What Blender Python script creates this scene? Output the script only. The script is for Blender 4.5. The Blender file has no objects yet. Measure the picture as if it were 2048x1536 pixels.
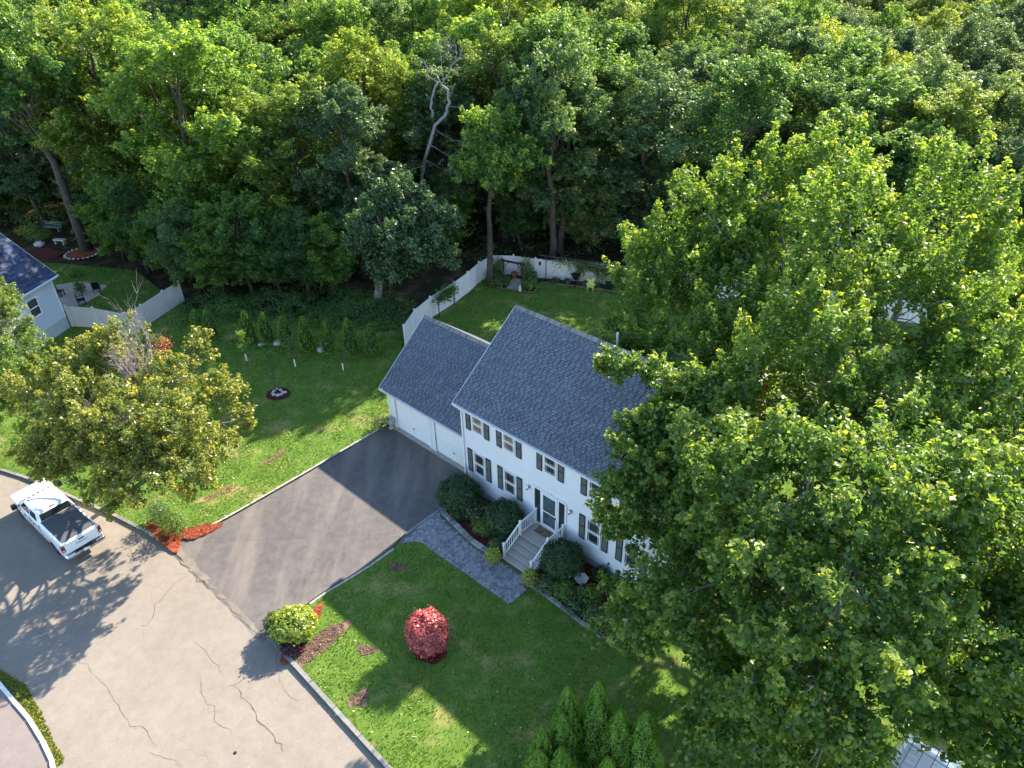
import bpy, bmesh, math, random
import numpy as np
from mathutils import Vector, Matrix
from mathutils.geometry import tessellate_polygon
R_ = math.radians
random.seed(7)
rng = np.random.default_rng(7)
SC = bpy.context.scene
COL = SC.collection
# ------------------------------------------------------------------ camera
PITCH, ROLL, FOC, CAMH = R_(33.9546), R_(-1.5052), 1499.23, 28.8508
OX, OY, PSI = -2.7723, 32.4677, R_(-43.4465)
_F = Vector((0, math.cos(PITCH), -math.sin(PITCH)))
_R0 = Vector((1, 0, 0)); _U0 = _R0.cross(_F)
_R = _R0 * math.cos(ROLL) + _U0 * math.sin(ROLL)
_U = -_R0 * math.sin(ROLL) + _U0 * math.cos(ROLL)
cam_data = bpy.data.cameras.new('camera')
cam = bpy.data.objects.new('camera', cam_data); COL.objects.link(cam)
m = Matrix((_R, _U, -_F)).transposed().to_4x4(); m.translation = (0, 0, CAMH)
cam.matrix_world = m
cam_data.sensor_fit = 'HORIZONTAL'; cam_data.sensor_width = 36
cam_data.lens = 36 * FOC / 2048
cam_data.clip_end = 3000
SC.camera = cam
# ------------------------------------------------------------------ light
SUN_AZ = R_(49.82)          # direction towards the sun, measured from +X
SUN_EL = R_(32.06)
w = bpy.data.worlds.new('World'); SC.world = w; w.use_nodes = True
nt = w.node_tree; nt.nodes.clear()
sky = nt.nodes.new('ShaderNodeTexSky'); sky.sky_type = 'NISHITA'; sky.sun_disc = False
sky.sun_elevation = SUN_EL; sky.sun_rotation = math.pi / 2 - SUN_AZ
sky.air_density = 1.0; sky.dust_density = 0.3; sky.ozone_density = 2.2
bg = nt.nodes.new('ShaderNodeBackground'); bg.inputs[1].default_value = SKY_STRENGTH = 0.14
wo = nt.nodes.new('ShaderNodeOutputWorld')
nt.links.new(sky.outputs[0], bg.inputs[0]); nt.links.new(bg.outputs[0], wo.inputs[0])
sl = bpy.data.lights.new('sun', 'SUN'); sl.energy = 5.0; sl.angle = R_(0.53); sl.color = (1.0, 0.90, 0.76)
so = bpy.data.objects.new('sun', sl); COL.objects.link(so)
sd = Vector((math.cos(SUN_EL) * math.cos(SUN_AZ), math.cos(SUN_EL) * math.sin(SUN_AZ), math.sin(SUN_EL)))
so.rotation_euler = sd.to_track_quat('Z', 'Y').to_euler(); so.location = (0, 0, 60)
SC.view_settings.view_transform = 'Standard'; SC.view_settings.look = 'None'
SC.view_settings.gamma = 1; SC.view_settings.use_curve_mapping = False
SC.view_settings.exposure = 2.0
cy = SC.cycles
cy.max_bounces = 8; cy.diffuse_bounces = 5; cy.glossy_bounces = 2; cy.transmission_bounces = 3; cy.transparent_max_bounces = 4
cy.caustics_reflective = False; cy.caustics_refractive = False
# ------------------------------------------------------------------ helpers
CP, SP_ = math.cos(PSI), math.sin(PSI)
def W(u, v, z=0.0):
    """house frame (u along the front, v into the depth) to world"""
    return (OX + u * CP - v * SP_, OY + u * SP_ + v * CP, z)
def UV(x, y):
    dx, dy = x - OX, y - OY
    return dx * CP + dy * SP_, -dx * SP_ + dy * CP
def G(px, py, z=0.0):
    """point of the place at height z seen at that spot of the survey photograph"""
    d = _F * FOC + _R * (px - 1024) - _U * (py - 768)
    t = (z - CAMH) / d.z
    return (d.x * t, d.y * t, z)
def setp(o, label=None, cat=None, group=None, kind=None):
    if label: o['label'] = label
    if cat: o['category'] = cat
    if group: o['group'] = group
    if kind: o['kind'] = kind
    return o
def empty(name, loc, rz=0, label=None, cat=None, group=None):
    o = bpy.data.objects.new(name, None); COL.objects.link(o); o.empty_display_size = 0.3
    o.location = loc; o.rotation_euler = (0, 0, rz)
    return setp(o, label, cat, group)
def link(name, me, parent=None, loc=(0, 0, 0), rot=(0, 0, 0), label=None, cat=None, group=None, kind=None):
    o = bpy.data.objects.new(name, me); COL.objects.link(o)
    o.location = loc; o.rotation_euler = rot
    if parent: o.parent = parent
    return setp(o, label, cat, group, kind)
def copy_tree(o, parent=None):
    c = o.copy(); COL.objects.link(c); c.parent = parent
    for ch in list(o.children): copy_tree(ch, c)
    return c
class MB:
    def __init__(s): s.v = []; s.f = []; s.t = []
    def add(s, vs, fs, tone=None):
        n = len(s.v); s.v += [tuple(p) for p in vs]; s.f += [tuple(i + n for i in f) for f in fs]
        if tone is None: tone = random.random()
        s.t += [tone] * len(fs); return s
    def box(s, x0, x1, y0, y1, z0, z1, tone=None, M=None):
        vs = [(x0,y0,z0),(x1,y0,z0),(x1,y1,z0),(x0,y1,z0),(x0,y0,z1),(x1,y0,z1),(x1,y1,z1),(x0,y1,z1)]
        if M is not None: vs = [M @ Vector(p) for p in vs]
        return s.add(vs, [(0,3,2,1),(4,5,6,7),(0,1,5,4),(1,2,6,5),(2,3,7,6),(3,0,4,7)], tone)
    def rbox(s, x0, x1, y0, y1, z0, z1, b=.02, tone=None, M=None):
        """box with chamfered vertical and top edges"""
        def ring(d, z): return [(x0+d,y0+b,z),(x0+b,y0+d,z),(x1-b,y0+d,z),(x1-d,y0+b,z),(x1-d,y1-b,z),(x1-b,y1-d,z),(x0+b,y1-d,z),(x0+d,y1-b,z)]
        r = ring(0, z0) + ring(0, z1 - b) + ring(b, z1)
        vs = [M @ Vector(p) for p in r] if M is not None else r
        fs = [tuple(range(7, -1, -1)), tuple(range(16, 24))]
        for k in range(2):
            for i in range(8): fs.append((k*8+i, k*8+(i+1)%8, k*8+8+(i+1)%8, k*8+8+i))
        return s.add(vs, fs, tone)
    def tube(s, pts, rad, n=8, cap=True, tone=None):
        pts = [Vector(p) for p in pts]
        if not hasattr(rad, '__len__'): rad = [rad] * len(pts)
        vs = []; ref = None
        for i, p in enumerate(pts):
            a = pts[max(i-1, 0)]; b = pts[min(i+1, len(pts)-1)]
            t = (b - a).normalized()
            if ref is None: ref = Vector((1, 0, 0)) if abs(t.x) < .8 else Vector((0, 1, 0))
            q = t.cross(ref).normalized(); ref = q.cross(t).normalized()
            for k in range(n):
                an = 2 * math.pi * k / n
                vs.append(p + (ref * math.cos(an) + q * math.sin(an)) * rad[i])
        fs = []
        for i in range(len(pts)-1):
            for k in range(n): fs.append((i*n+k, i*n+(k+1)%n, (i+1)*n+(k+1)%n, (i+1)*n+k))
        if cap: fs += [tuple(range(n-1, -1, -1)), tuple(range((len(pts)-1)*n, len(pts)*n))]
        return s.add(vs, fs, tone)
    def lathe(s, prof, n=16, c=(0, 0), tone=None, squash=1):
        vs = []
        for r, z in prof:
            for k in range(n):
                an = 2*math.pi*k/n; vs.append((c[0]+r*math.cos(an), c[1]+r*math.sin(an)*squash, z))
        fs = []
        for i in range(len(prof)-1):
            for k in range(n): fs.append((i*n+k, i*n+(k+1)%n, (i+1)*n+(k+1)%n, (i+1)*n+k))
        fs += [tuple(range(n-1, -1, -1)), tuple(range((len(prof)-1)*n, len(prof)*n))]
        return s.add(vs, fs, tone)
    def prism(s, poly, a0, a1, axis='y', tone=None):
        """poly of (p,q) pairs extruded along an axis"""
        def P(p, q, a): return {'y': (p, a, q), 'x': (a, p, q), 'z': (p, q, a)}[axis]
        n = len(poly)
        vs = [P(p, q, a0) for p, q in poly] + [P(p, q, a1) for p, q in poly]
        tris = tessellate_polygon([[Vector((p, q, 0)) for p, q in poly]])
        fs = [tuple(t) for t in tris] + [tuple(i + n for i in reversed(t)) for t in tris]
        for i in range(n): fs.append((i, (i+1)%n, n+(i+1)%n, n+i))
        return s.add(vs, fs, tone)
    def mesh(s, name, mat, smooth=False):
        me = bpy.data.meshes.new(name); me.from_pydata(s.v, [], s.f)
        a = me.attributes.new('tone', 'FLOAT', 'FACE'); a.data.foreach_set('value', s.t)
        for mm in (mat if isinstance(mat, (list, tuple)) else [mat]): me.materials.append(mm)
        bm = bmesh.new(); bm.from_mesh(me); bmesh.ops.recalc_face_normals(bm, faces=bm.faces); bm.to_mesh(me); bm.free()
        if smooth: me.polygons.foreach_set('use_smooth', [True] * len(me.polygons))
        return me
    def ob(s, name, mat, parent=None, smooth=False, **k):
        return link(name, s.mesh(name, mat, smooth), parent, **k)
# ------------------------------------------------------------------ materials
def _mat(name):
    m = bpy.data.materials.new(name); m.use_nodes = True
    nt = m.node_tree; nt.nodes.clear()
    out = nt.nodes.new('ShaderNodeOutputMaterial')
    return m, nt, out
def N(nt, t, **k):
    n = nt.nodes.new(t)
    for a, b in k.items(): setattr(n, a, b)
    return n
def ramp(nt, stops):
    r = nt.nodes.new('ShaderNodeValToRGB'); e = r.color_ramp.elements
    while len(e) < len(stops): e.new(0.5)
    for i, (p, c) in enumerate(stops): e[i].position = p; e[i].color = (*c, 1)
    return r
def coords(nt, scale=1, world=True):
    if world:
        g = nt.nodes.new('ShaderNodeNewGeometry'); return g.outputs['Position']
    t = nt.nodes.new('ShaderNodeTexCoord'); return t.outputs['Object']
def noise(nt, vec, scale, detail=4, rough=.6, stretch=None):
    n = nt.nodes.new('ShaderNodeTexNoise'); n.inputs['Scale'].default_value = scale
    n.inputs['Detail'].default_value = detail; n.inputs['Roughness'].default_value = rough
    if stretch:
        mp = nt.nodes.new('ShaderNodeMapping'); mp.inputs['Scale'].default_value = stretch[:3]
        if len(stretch) > 3: mp.inputs['Rotation'].default_value = (0, 0, stretch[3])
        nt.links.new(vec, mp.inputs[0]); vec = mp.outputs[0]
    nt.links.new(vec, n.inputs['Vector']); return n.outputs[0]
def mix(nt, fac, a, b, mode='MIX'):
    n = nt.nodes.new('ShaderNodeMix'); n.data_type = 'RGBA'; n.blend_type = mode
    for s, x in ((0, fac), (6, a), (7, b)):
        if isinstance(x, (int, float)): n.inputs[s].default_value = x
        elif isinstance(x, tuple): n.inputs[s].default_value = (*x, 1)
        else: nt.links.new(x, n.inputs[s])
    return n.outputs[2]
def attr(nt, name='tone'):
    a = nt.nodes.new('ShaderNodeAttribute'); a.attribute_name = name; return a.outputs['Fac']
def finish(nt, out, col, rough=.8, bump=None, bstr=.3, bdist=.02, spec=.3, metal=0, coat=0):
    b = nt.nodes.new('ShaderNodeBsdfPrincipled')
    if isinstance(col, tuple): b.inputs['Base Color'].default_value = (*col, 1)
    else: nt.links.new(col, b.inputs['Base Color'])
    b.inputs['Roughness'].default_value = rough; b.inputs['Specular IOR Level'].default_value = spec
    b.inputs['Metallic'].default_value = metal; b.inputs['Coat Weight'].default_value = coat
    if bump is not None:
        bp = nt.nodes.new('ShaderNodeBump'); bp.inputs['Strength'].default_value = bstr; bp.inputs['Distance'].default_value = bdist
        nt.links.new(bump, bp.inputs['Height']); nt.links.new(bp.outputs[0], b.inputs['Normal'])
    nt.links.new(b.outputs[0], out.inputs[0])
def plain(name, c, rough=.6, var=.12, scale=6, spec=.3, metal=0, coat=0, tone=0.0, bump=0.15, fine=60):
    """solid colour with soft patchiness, fine grain and optional piece-to-piece tone"""
    m, nt, out = _mat(name); p = coords(nt, world=False)
    n1 = noise(nt, p, scale); n2 = noise(nt, p, fine, 3)
    dark = tuple(x * (1 - var * 1.6) for x in c); lite = tuple(min(1, x * (1 + var)) for x in c)
    col = ramp(nt, [(.3, dark), (.7, lite)]); nt.links.new(n1, col.inputs[0])
    c2 = mix(nt, .35, col.outputs[0], ramp_of(nt, n2, [(.3, tuple(x*(1-var*2) for x in c)), (.7, lite)]))
    if tone:
        c2 = mix(nt, 1.0, c2, ramp_of(nt, attr(nt), [(0, (1-tone,)*3), (1, (1+tone*.4,)*3)]), 'MULTIPLY')
    finish(nt, out, c2, rough, n2, bump, .01, spec, metal, coat); return m
def ramp_of(nt, fac, stops):
    r = ramp(nt, stops); nt.links.new(fac, r.inputs[0]); return r.outputs[0]
def leafmat(name, dark, mid, tip, trans=.45, tr_tint=(1.25, 1.25, .5), gloss=.05, vary=.25):
    m, nt, out = _mat(name)
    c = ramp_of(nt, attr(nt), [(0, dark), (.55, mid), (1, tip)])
    oi = nt.nodes.new('ShaderNodeObjectInfo')
    c = mix(nt, 1.0, c, ramp_of(nt, oi.outputs['Random'], [(0, (1-vary, 1-vary*.9, 1-vary*.3)), (.5, (1, 1, 1)), (1, (1+vary*1.2, 1+vary*.7, 1-vary*.2))]), 'MULTIPLY')
    d = N(nt, 'ShaderNodeBsdfDiffuse'); nt.links.new(c, d.inputs[0])
    t = N(nt, 'ShaderNodeBsdfTranslucent'); nt.links.new(mix(nt, 1.0, c, tr_tint, 'MULTIPLY'), t.inputs[0])
    g = N(nt, 'ShaderNodeBsdfGlossy'); g.inputs['Roughness'].default_value = .38; g.inputs[0].default_value = (1, 1, 1, 1)
    m1 = N(nt, 'ShaderNodeMixShader'); m1.inputs[0].default_value = trans
    nt.links.new(d.outputs[0], m1.inputs[1]); nt.links.new(t.outputs[0], m1.inputs[2])
    m2 = N(nt, 'ShaderNodeMixShader'); m2.inputs[0].default_value = gloss
    nt.links.new(m1.outputs[0], m2.inputs[1]); nt.links.new(g.outputs[0], m2.inputs[2])
    nt.links.new(m2.outputs[0], out.inputs[0]); return m
M = {}
def asphalt(name, lo, hi, stain, streak=None, fine=45):
    m, nt, out = _mat(name); p = coords(nt)
    big = noise(nt, p, .35, 5, .6); med = noise(nt, p, 2.2, 5, .65); fin = noise(nt, p, fine, 2, .7); spk = noise(nt, p, 110, 1, .5)
    c = ramp_of(nt, big, [(.3, lo), (.7, hi)])
    c = mix(nt, .5, c, ramp_of(nt, med, [(.35, lo), (.65, hi)]))
    if streak:
        st = noise(nt, p, .8, 6, .6, (1.0, .16, 1, streak))
        c = mix(nt, ramp_of(nt, st, [(.46, (0, 0, 0)), (.66, (.75, .75, .75))]), c, stain)
    else:
        c = mix(nt, ramp_of(nt, noise(nt, p, .9, 6, .7), [(.58, (0, 0, 0)), (.8, (.5, .5, .5))]), c, stain)
    c = mix(nt, .5, c, ramp_of(nt, fin, [(.3, (.30, .30, .30)), (.5, (.5, .5, .5)), (.7, (.72, .72, .72))]), 'OVERLAY')
    c = mix(nt, .55, c, ramp_of(nt, spk, [(.3, (.25, .25, .25)), (.7, (.75, .75, .75))]), 'OVERLAY')
    finish(nt, out, c, .9, fin, .5, .01, .25); return m
M['street'] = asphalt('street_asphalt', (.172, .146, .117), (.226, .193, .156), (.19, .155, .112))
M['drive'] = asphalt('driveway_asphalt', (.070, .063, .060), (.125, .112, .102), (.168, .142, .120), streak=R_(-46))
M['patch'] = asphalt('old_asphalt', (.09, .08, .07), (.2, .17, .14), (.2, .17, .12))
def grassmat(name, cs, straw, amt):
    m, nt, out = _mat(name); p = coords(nt)
    c = ramp_of(nt, noise(nt, p, 1.1, 6, .65), [(.28, cs[0]), (.5, cs[1]), (.72, cs[2])])
    c = mix(nt, .5, c, ramp_of(nt, noise(nt, p, 14, 4, .7, (1, .45, 1, .5)), [(.3, cs[0]), (.7, cs[2])]))
    c = mix(nt, ramp_of(nt, noise(nt, p, .45, 7, .7), [(.52, (0, 0, 0)), (.68, (amt,)*3)]), c, straw)
    f = noise(nt, p, 55, 3, .7)
    c = mix(nt, .6, c, ramp_of(nt, f, [(.3, (.25,)*3), (.7, (.75,)*3)]), 'OVERLAY')
    finish(nt, out, c, .95, f, .8, .04, .1); return m
M['lawn'] = grassmat('lawn_grass', [(.042, .092, .013), (.080, .155, .02), (.15, .22, .038)], (.32, .25, .10), .75)
M['blade'] = leafmat('grass_blades', (0.058, 0.115, 0.014), (0.15, 0.255, 0.022), (0.34, 0.38, 0.055), .35, (1.15, 1.25, .4), .03, 0)
def floor_mat():
    m, nt, out = _mat('forest_soil'); p = coords(nt)
    c = ramp_of(nt, noise(nt, p, .5, 7, .7), [(.35, (.018, .026, .010)), (.5, (.045, .035, .02)), (.66, (.13, .075, .042))])
    f = noise(nt, p, 9, 5, .75)
    c = mix(nt, .7, c, ramp_of(nt, f, [(.3, (.2,)*3), (.7, (.85,)*3)]), 'OVERLAY')
    finish(nt, out, c, 1, f, 1, .08, .05); return m
M['floor'] = floor_mat()
M['concrete'] = plain('pale_concrete', (.36, .33, .28), .9, .2, 3)
M['kerb'] = plain('granite_kerb', (.20, .19, .18), .85, .25, 2, tone=.2)
M['kerb_white'] = plain('painted_kerb', (.72, .68, .60), .8, .15, 2, tone=.1)
M['paver'] = plain('grey_paver', (.27, .265, .27), .85, .2, 3, tone=.4)
M['stone'] = plain('bed_edging_stone', (.30, .29, .27), .9, .25, 3, tone=.4)
M['mulch_red'] = plain('red_mulch', (.34, .075, .032), 1, .5, 5, tone=.5, bump=1, fine=22)
M['mulch_dark'] = plain('dark_red_mulch', (.10, .018, .014), 1, .5, 5, tone=.5, bump=1, fine=22)
M['soil'] = plain('bare_soil', (.17, .105, .07), 1, .4, 4, tone=.5, bump=1, fine=18)
M['siding'] = plain('white_vinyl_siding', (.65, .65, .65), .5, .03, 1.2, bump=.02)
M['trim'] = plain('white_trim', (.72, .72, .71), .45, .04, 2, bump=.02)
M['foundation'] = plain('grey_foundation', (.42, .45, .43), .9, .12, 2)
M['shingle'] = plain('slate_blue_shingle', (.138, .155, .178), .92, .10, 1.5, tone=.25, bump=.6, fine=70)
M['shingle_under'] = plain('dark_shingle_shadow_line', (.036, .040, .048), .95, .2, 1.5, tone=.2)
M['ridgecap'] = plain('ridge_cap_shingle', (.24, .225, .21), .92, .2, 2, tone=.4)  # paler and warmer than the roof: sunlight along the ridge put into the colour
M['shutter'] = plain('grey_green_shutter', (.085, .095, .088), .55, .1, 3)
M['shutter_rim'] = plain('dark_shutter_rim', (.022, .026, .025), .5, .1, 3)
def glassmat(name, c, rough=.06):
    m, nt, out = _mat(name); p = coords(nt, world=False)
    col = ramp_of(nt, noise(nt, p, 1.3, 2), [(.35, c), (.65, tuple(x*2.2 for x in c))])
    finish(nt, out, col, rough, None, 0, 0, .6); return m
M['pane'] = glassmat('dark_window_pane', (.018, .022, .022))
M['blind'] = glassmat('window_pane_over_brown_blind', (.10, .075, .06), .15)
M['black'] = plain('black_metal', (.012, .012, .014), .4, .1, 4)
M['darkwood'] = plain('dark_stained_wood', (.03, .02, .016), .7, .25, 6)
M['step'] = plain('tan_step_boards', (.36, .32, .275), .8, .08, 3, tone=.06)
M['steel'] = plain('brushed_steel', (.55, .55, .55), .35, .05, 5, metal=.9)
M['carpaint'] = plain('white_car_paint', (.80, .81, .82), .22, .01, 1, spec=.5, coat=.6, bump=0)
M['chrome'] = plain('chrome', (.7, .7, .7), .12, .02, 3, metal=1, bump=0)
M['rubber'] = plain('tyre_rubber', (.02, .02, .02), .85, .2, 8)
M['redlens'] = plain('red_tail_lens', (.22, .005, .006), .15, .1, 8, spec=.6, bump=0)
M['cover'] = plain('charcoal_bed_cover', (.075, .078, .082), .7, .08, 3)
M['terracotta'] = plain('terracotta', (.34, .12, .065), .85, .15, 5)
M['urn'] = plain('pinkish_cast_stone', (.45, .37, .33), .9, .15, 6)
M['bark'] = plain('grey_brown_bark', (.085, .068, .052), .95, .35, 3, bump=1, fine=25)
M['bark_pale'] = plain('pale_grey_bark', (.30, .27, .235), .9, .3, 3, bump=1, fine=25)
M['bark_twig'] = plain('pinkish_bare_twigs', (.36, .27, .24), .9, .2, 5)
M['fence'] = plain('white_vinyl_fence', (.66, .66, .65), .5, .06, .7, tone=.08, bump=.02)
M['fence_tan'] = plain('almond_vinyl_fence', (.52, .50, .47), .5, .06, .7, tone=.06, bump=.02)
M['yellow'] = plain('pale_yellow_paint', (.55, .55, .16), .6, .1, 5)
M['patio'] = plain('beige_patio_concrete', (.36, .30, .24), .9, .12, 1)
M['brick'] = plain('salmon_brick', (.42, .20, .12), .9, .2, 5, tone=.4)
#LEAVES
M['green_leaf'] = leafmat('shrub_leaves', (0.02, 0.055, 0.016), (0.04, 0.1, 0.022), (0.09, 0.17, 0.035), .3, (1.2, 1.3, .5), .04, .1)
M['yew'] = leafmat('clipped_yew_leaves', (0.02, 0.05, 0.014), (0.036, 0.085, 0.02), (0.07, 0.13, 0.03), .2, (1.2, 1.3, .5), .03, .1)
M['lime_leaf'] = leafmat('yellow_green_leaves', (0.13, 0.19, 0.012), (0.33, 0.4, 0.02), (0.58, 0.58, 0.06), .4, (1.1, 1.1, .4), .05, .05)
M['red_leaf'] = leafmat('crimson_leaves', (0.34, 0.035, 0.035), (0.6, 0.14, 0.12), (0.85, 0.36, 0.28), .35, (1.2, .8, .8), .05, .05)
M['purple_leaf'] = leafmat('purple_leaves', (.03, .004, .010), (.08, .008, .02), (.16, .02, .03), .3, (1.2, .7, .8), .04, .05)
M['arbor_leaf'] = leafmat('arborvitae_sprays', (0.05, 0.13, 0.012), (0.15, 0.29, 0.022), (0.27, 0.4, 0.045), .3, (1.15, 1.3, .4), .02, .12)
M['maple_leaf'] = leafmat('big_maple_leaves', (0.055, 0.118, 0.02), (0.13, 0.215, 0.033), (0.35, 0.37, 0.06), .5, (1.9, 1.8, .7), .02, .06)
M['gold_leaf'] = leafmat('yellowing_maple_leaves', (0.085, 0.125, 0.024), (0.22, 0.25, 0.036), (0.52, 0.44, 0.07), .42, (1.5, 1.4, .6), .025, .0)
M['oak_leaf'] = leafmat('forest_leaves_mid_green', (0.0538, 0.1216, 0.0358), (0.1101, 0.2048, 0.0486), (0.256, 0.3456, 0.0704), .5, (2.1, 1.95, .7), .02, .3)
M['hick_leaf'] = leafmat('forest_leaves_grey_green', (0.065, 0.1225, 0.0525), (0.1225, 0.1975, 0.0725), (0.2562, 0.325, 0.0938), .46, (1.9, 1.8, .8), .02, .3)
M['elm_leaf'] = leafmat('forest_leaves_yellow_green', (0.0781, 0.144, 0.0317), (0.1586, 0.2379, 0.0464), (0.3538, 0.3904, 0.0671), .5, (2.0, 1.8, .7), .02, .3)
M['flower'] = plain('pale_yellow_petals', (.7, .62, .2), .8, .1, 9)
M['pink'] = plain('pink_petals', (.6, .25, .25), .8, .1, 9)
# ================================================================== THE SETTING
def sheet(name, pts, z, mat, parent=None, skirt=None, kind='structure', zf=None, **k):
    pts3 = [Vector((p[0], p[1], 0)) for p in pts]
    tris = tessellate_polygon([pts3])
    vs = [(p[0], p[1], (zf(p) if zf else z)) for p in pts]; fs = [tuple(t) for t in tris]
    n = len(vs)
    if skirt is not None:
        vs += [(p[0], p[1], skirt) for p in pts]
        fs += [(i, (i+1) % n, n+(i+1) % n, n+i) for i in range(n)]
    mb = MB(); mb.add(vs, fs)
    o = mb.ob(name, mat, parent, **k)
    if kind: o['kind'] = kind
    return o
def GP(lst, z=0): return [G(x, y, z)[:2] for x, y in lst]
def UVP(lst): return [W(u, v)[:2] for u, v in lst]
# ground under everything (reaches the horizon)
ZG = -0.16
mb = MB(); gx = [-900, -300, -120, -60, 0, 60, 120, 300, 900]; gy = [-300, -60, 0, 60, 120, 200, 400, 900, 1600]
gv = [(x, y, ZG) for y in gy for x in gx]
mb.add(gv, [(j*9+i, j*9+i+1, j*9+i+10, j*9+i+9) for j in range(8) for i in range(8)])
mb.ob('ground', M['floor'], kind='structure', label='brown leaf-littered soil under the woods')
ZS = -0.10
KL = GP([(0, 943), (44.5, 957), (100, 979), (150, 1001), (234, 1038), (288, 1066), (328, 1092)], ZS)
KLx = [(-48, 38.2), (-38, 37.2)] + KL
KR = [W(.36, -13.42)[:2], W(9.37, -13.69)[:2], W(45, -14.0)[:2]]
street = sheet('street', [(-75, 36), (-75, -8)] + [(60, -40)] + [KR[2], KR[1], KR[0], W(-.73, -13.5)[:2], W(-5, -13.6)[:2], W(-8.5, -13.8)[:2]] + KLx[::-1], ZS, M['street'],
               label='sunlit tan asphalt street with fine cracks')
# lawn (one sheet with the driveway notch left open)
DL = [(-8.0, 1.0), (-8.02, -2.2), (-8.0, -5.9), (-8.05, -9.1), (-8.1, -10.8), (-8.25, -12.0), (-8.45, -12.9), (-8.62, -13.5)]
DR = [(.30, -4.9), (.55, -5.9), (.55, -7.5), (.45, -8.7), (.30, -10.0), (.30, -11.0), (.34, -12.2), (.40, -13.36)]
WOODS = [(-75, 66), (-62, 66), (-48, 66), (-42, 65), (-34, 63), (-29, 57.5), (-25, 54.5), (-19, 53.2), (-13, 52.6), (-8, 52), (-6.4, 52.4)]
FENCE = [(-6.25, 52.6), (-4.5, 55.1), (-3.45, 56.9), (-2.55, 58.8), (-1.5, 60.15), (.42, 60.0), (2.3, 59.3), (9.9, 57.3), (16.5, 54.9), (26, 51.5), (37, 47.5)]
lawn_poly = KLx + UVP(DL[::-1] + [(-7.7, 1.0), (-.05, 1.0), (-.05, 0), (.15, -1.9), (.3, -4.9)] + DR[1:]) + KR + [(75, -12), (80, 46)] + FENCE[::-1] + WOODS[::-1]
sheet('lawn', lawn_poly, 0.0, M['lawn'], skirt=ZG, label='green lawn round the white house, patchy near the street')
# driveway
def zdrive(p):
    v = UV(p[0], p[1])[1]
    return .008 if v > -11.5 else .008 - .1 * min(1, (-11.5 - v) / 2.0)
dpoly = UVP([(-7.85, 1.0)] + [(u + .12, v) for u, v in DL[1:]] + [(-5, -13.62), (-.73, -13.5)] + [(u - .08, v) for u, v in DR[::-1]] + [(.30, -4.9), (.22, -1.9), (0, -1.5), (0, 1.0)])
sheet('driveway', dpoly, 0, M['drive'], zf=zdrive, skirt=ZG, label='dark asphalt driveway with tan streaks in front of the garage')
def strip(name, pts, wd, z0, z1, mat, seg=None, gap=.012, parent=None, part=None, side=1, jit=0, **k):
    """a run of kerb or edging pieces, each its own mesh, under one parent mesh"""
    P_ = [Vector((p[0], p[1])) for p in pts]; out = []
    for a, b in zip(P_[:-1], P_[1:]):
        L = (b - a).length; n = max(1, round(L / seg)) if seg else 1
        for i in range(n): out.append((a.lerp(b, i / n), a.lerp(b, (i + 1) / n)))
    first = None
    for a, b in out:
        d = (b - a).normalized(); nrm = Vector((-d.y, d.x)) * side
        jz = random.uniform(-jit, jit); jw = random.uniform(-jit, jit)
        a2, b2 = a + d * gap, b - d * gap
        q = [a2, b2, b2 + nrm * (wd + jw), a2 + nrm * (wd + jw)]
        mb = MB(); c = .015
        ctr = sum(q, Vector((0, 0))) / 4
        top = [p + (ctr - p).normalized() * c * 1.4 for p in q]
        vs = [(p.x, p.y, z0) for p in q] + [(p.x, p.y, z1 + jz - c) for p in q] + [(p.x, p.y, z1 + jz) for p in top]
        mb.add(vs, [(0,1,5,4),(1,2,6,5),(2,3,7,6),(3,0,4,7),(4,5,9,8),(5,6,10,9),(6,7,11,10),(7,4,8,11),(8,9,10,11)])
        o = mb.ob(part or name, mat, parent, **({} if parent else k))
    return out
def run(name, pts, wd, z0, z1, mat, seg, part, side=1, jit=0, kind='structure', **k):
    e = empty(name, (0, 0, 0)); e['kind'] = kind
    if k.get('label'): e['label'] = k['label']
    if k.get('category'): e['category'] = k['category']
    strip(name, pts, wd, z0, z1, mat, seg, parent=e, part=part, side=side, jit=jit); return e
run('kerb', KLx, .17, ZG, .045, M['kerb'], 1.8, 'kerb_stone', side=1, jit=.008, label='grey granite kerb along the left lawn behind the truck')
run('kerb', KR, .19, ZG, .045, M['kerb'], 1.8, 'kerb_stone', side=1, jit=.008, label='dark granite kerb along the front lawn right of the driveway')
for nm, L, sd in (('driveway_edging', [(-8.0, .9)] + DL[1:-1], -1), ('driveway_edging', DR[1:-2], 1)):
    pts = UVP(L)
    run(nm, pts, .13, ZG, .03, M['concrete'], 1.6, 'edging_block', side=-1 if sd < 0 else 1, jit=.008,
        label='pale concrete strip along the %s edge of the driveway' % ('garage-side lawn' if sd < 0 else 'front-lawn'))
# apron joint: old rough asphalt between driveway and street
mb = MB(); top = []; bot = []
for i in range(41):
    u = -8.55 + i * 9.0 / 40; wv = .16 + .10 * math.sin(i * .9) + random.uniform(-.05, .05)
    top.append(W(u, -13.45 + wv * .6, ZS + .012)); bot.append(W(u, -13.62 - wv * .5 - .02 * i / 40, ZS + .008))
mb.add(top + bot, [(i, i + 1, 42 + i, 41 + i) for i in range(40)]); mb.ob('apron_joint', M['patch'], street)
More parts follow.
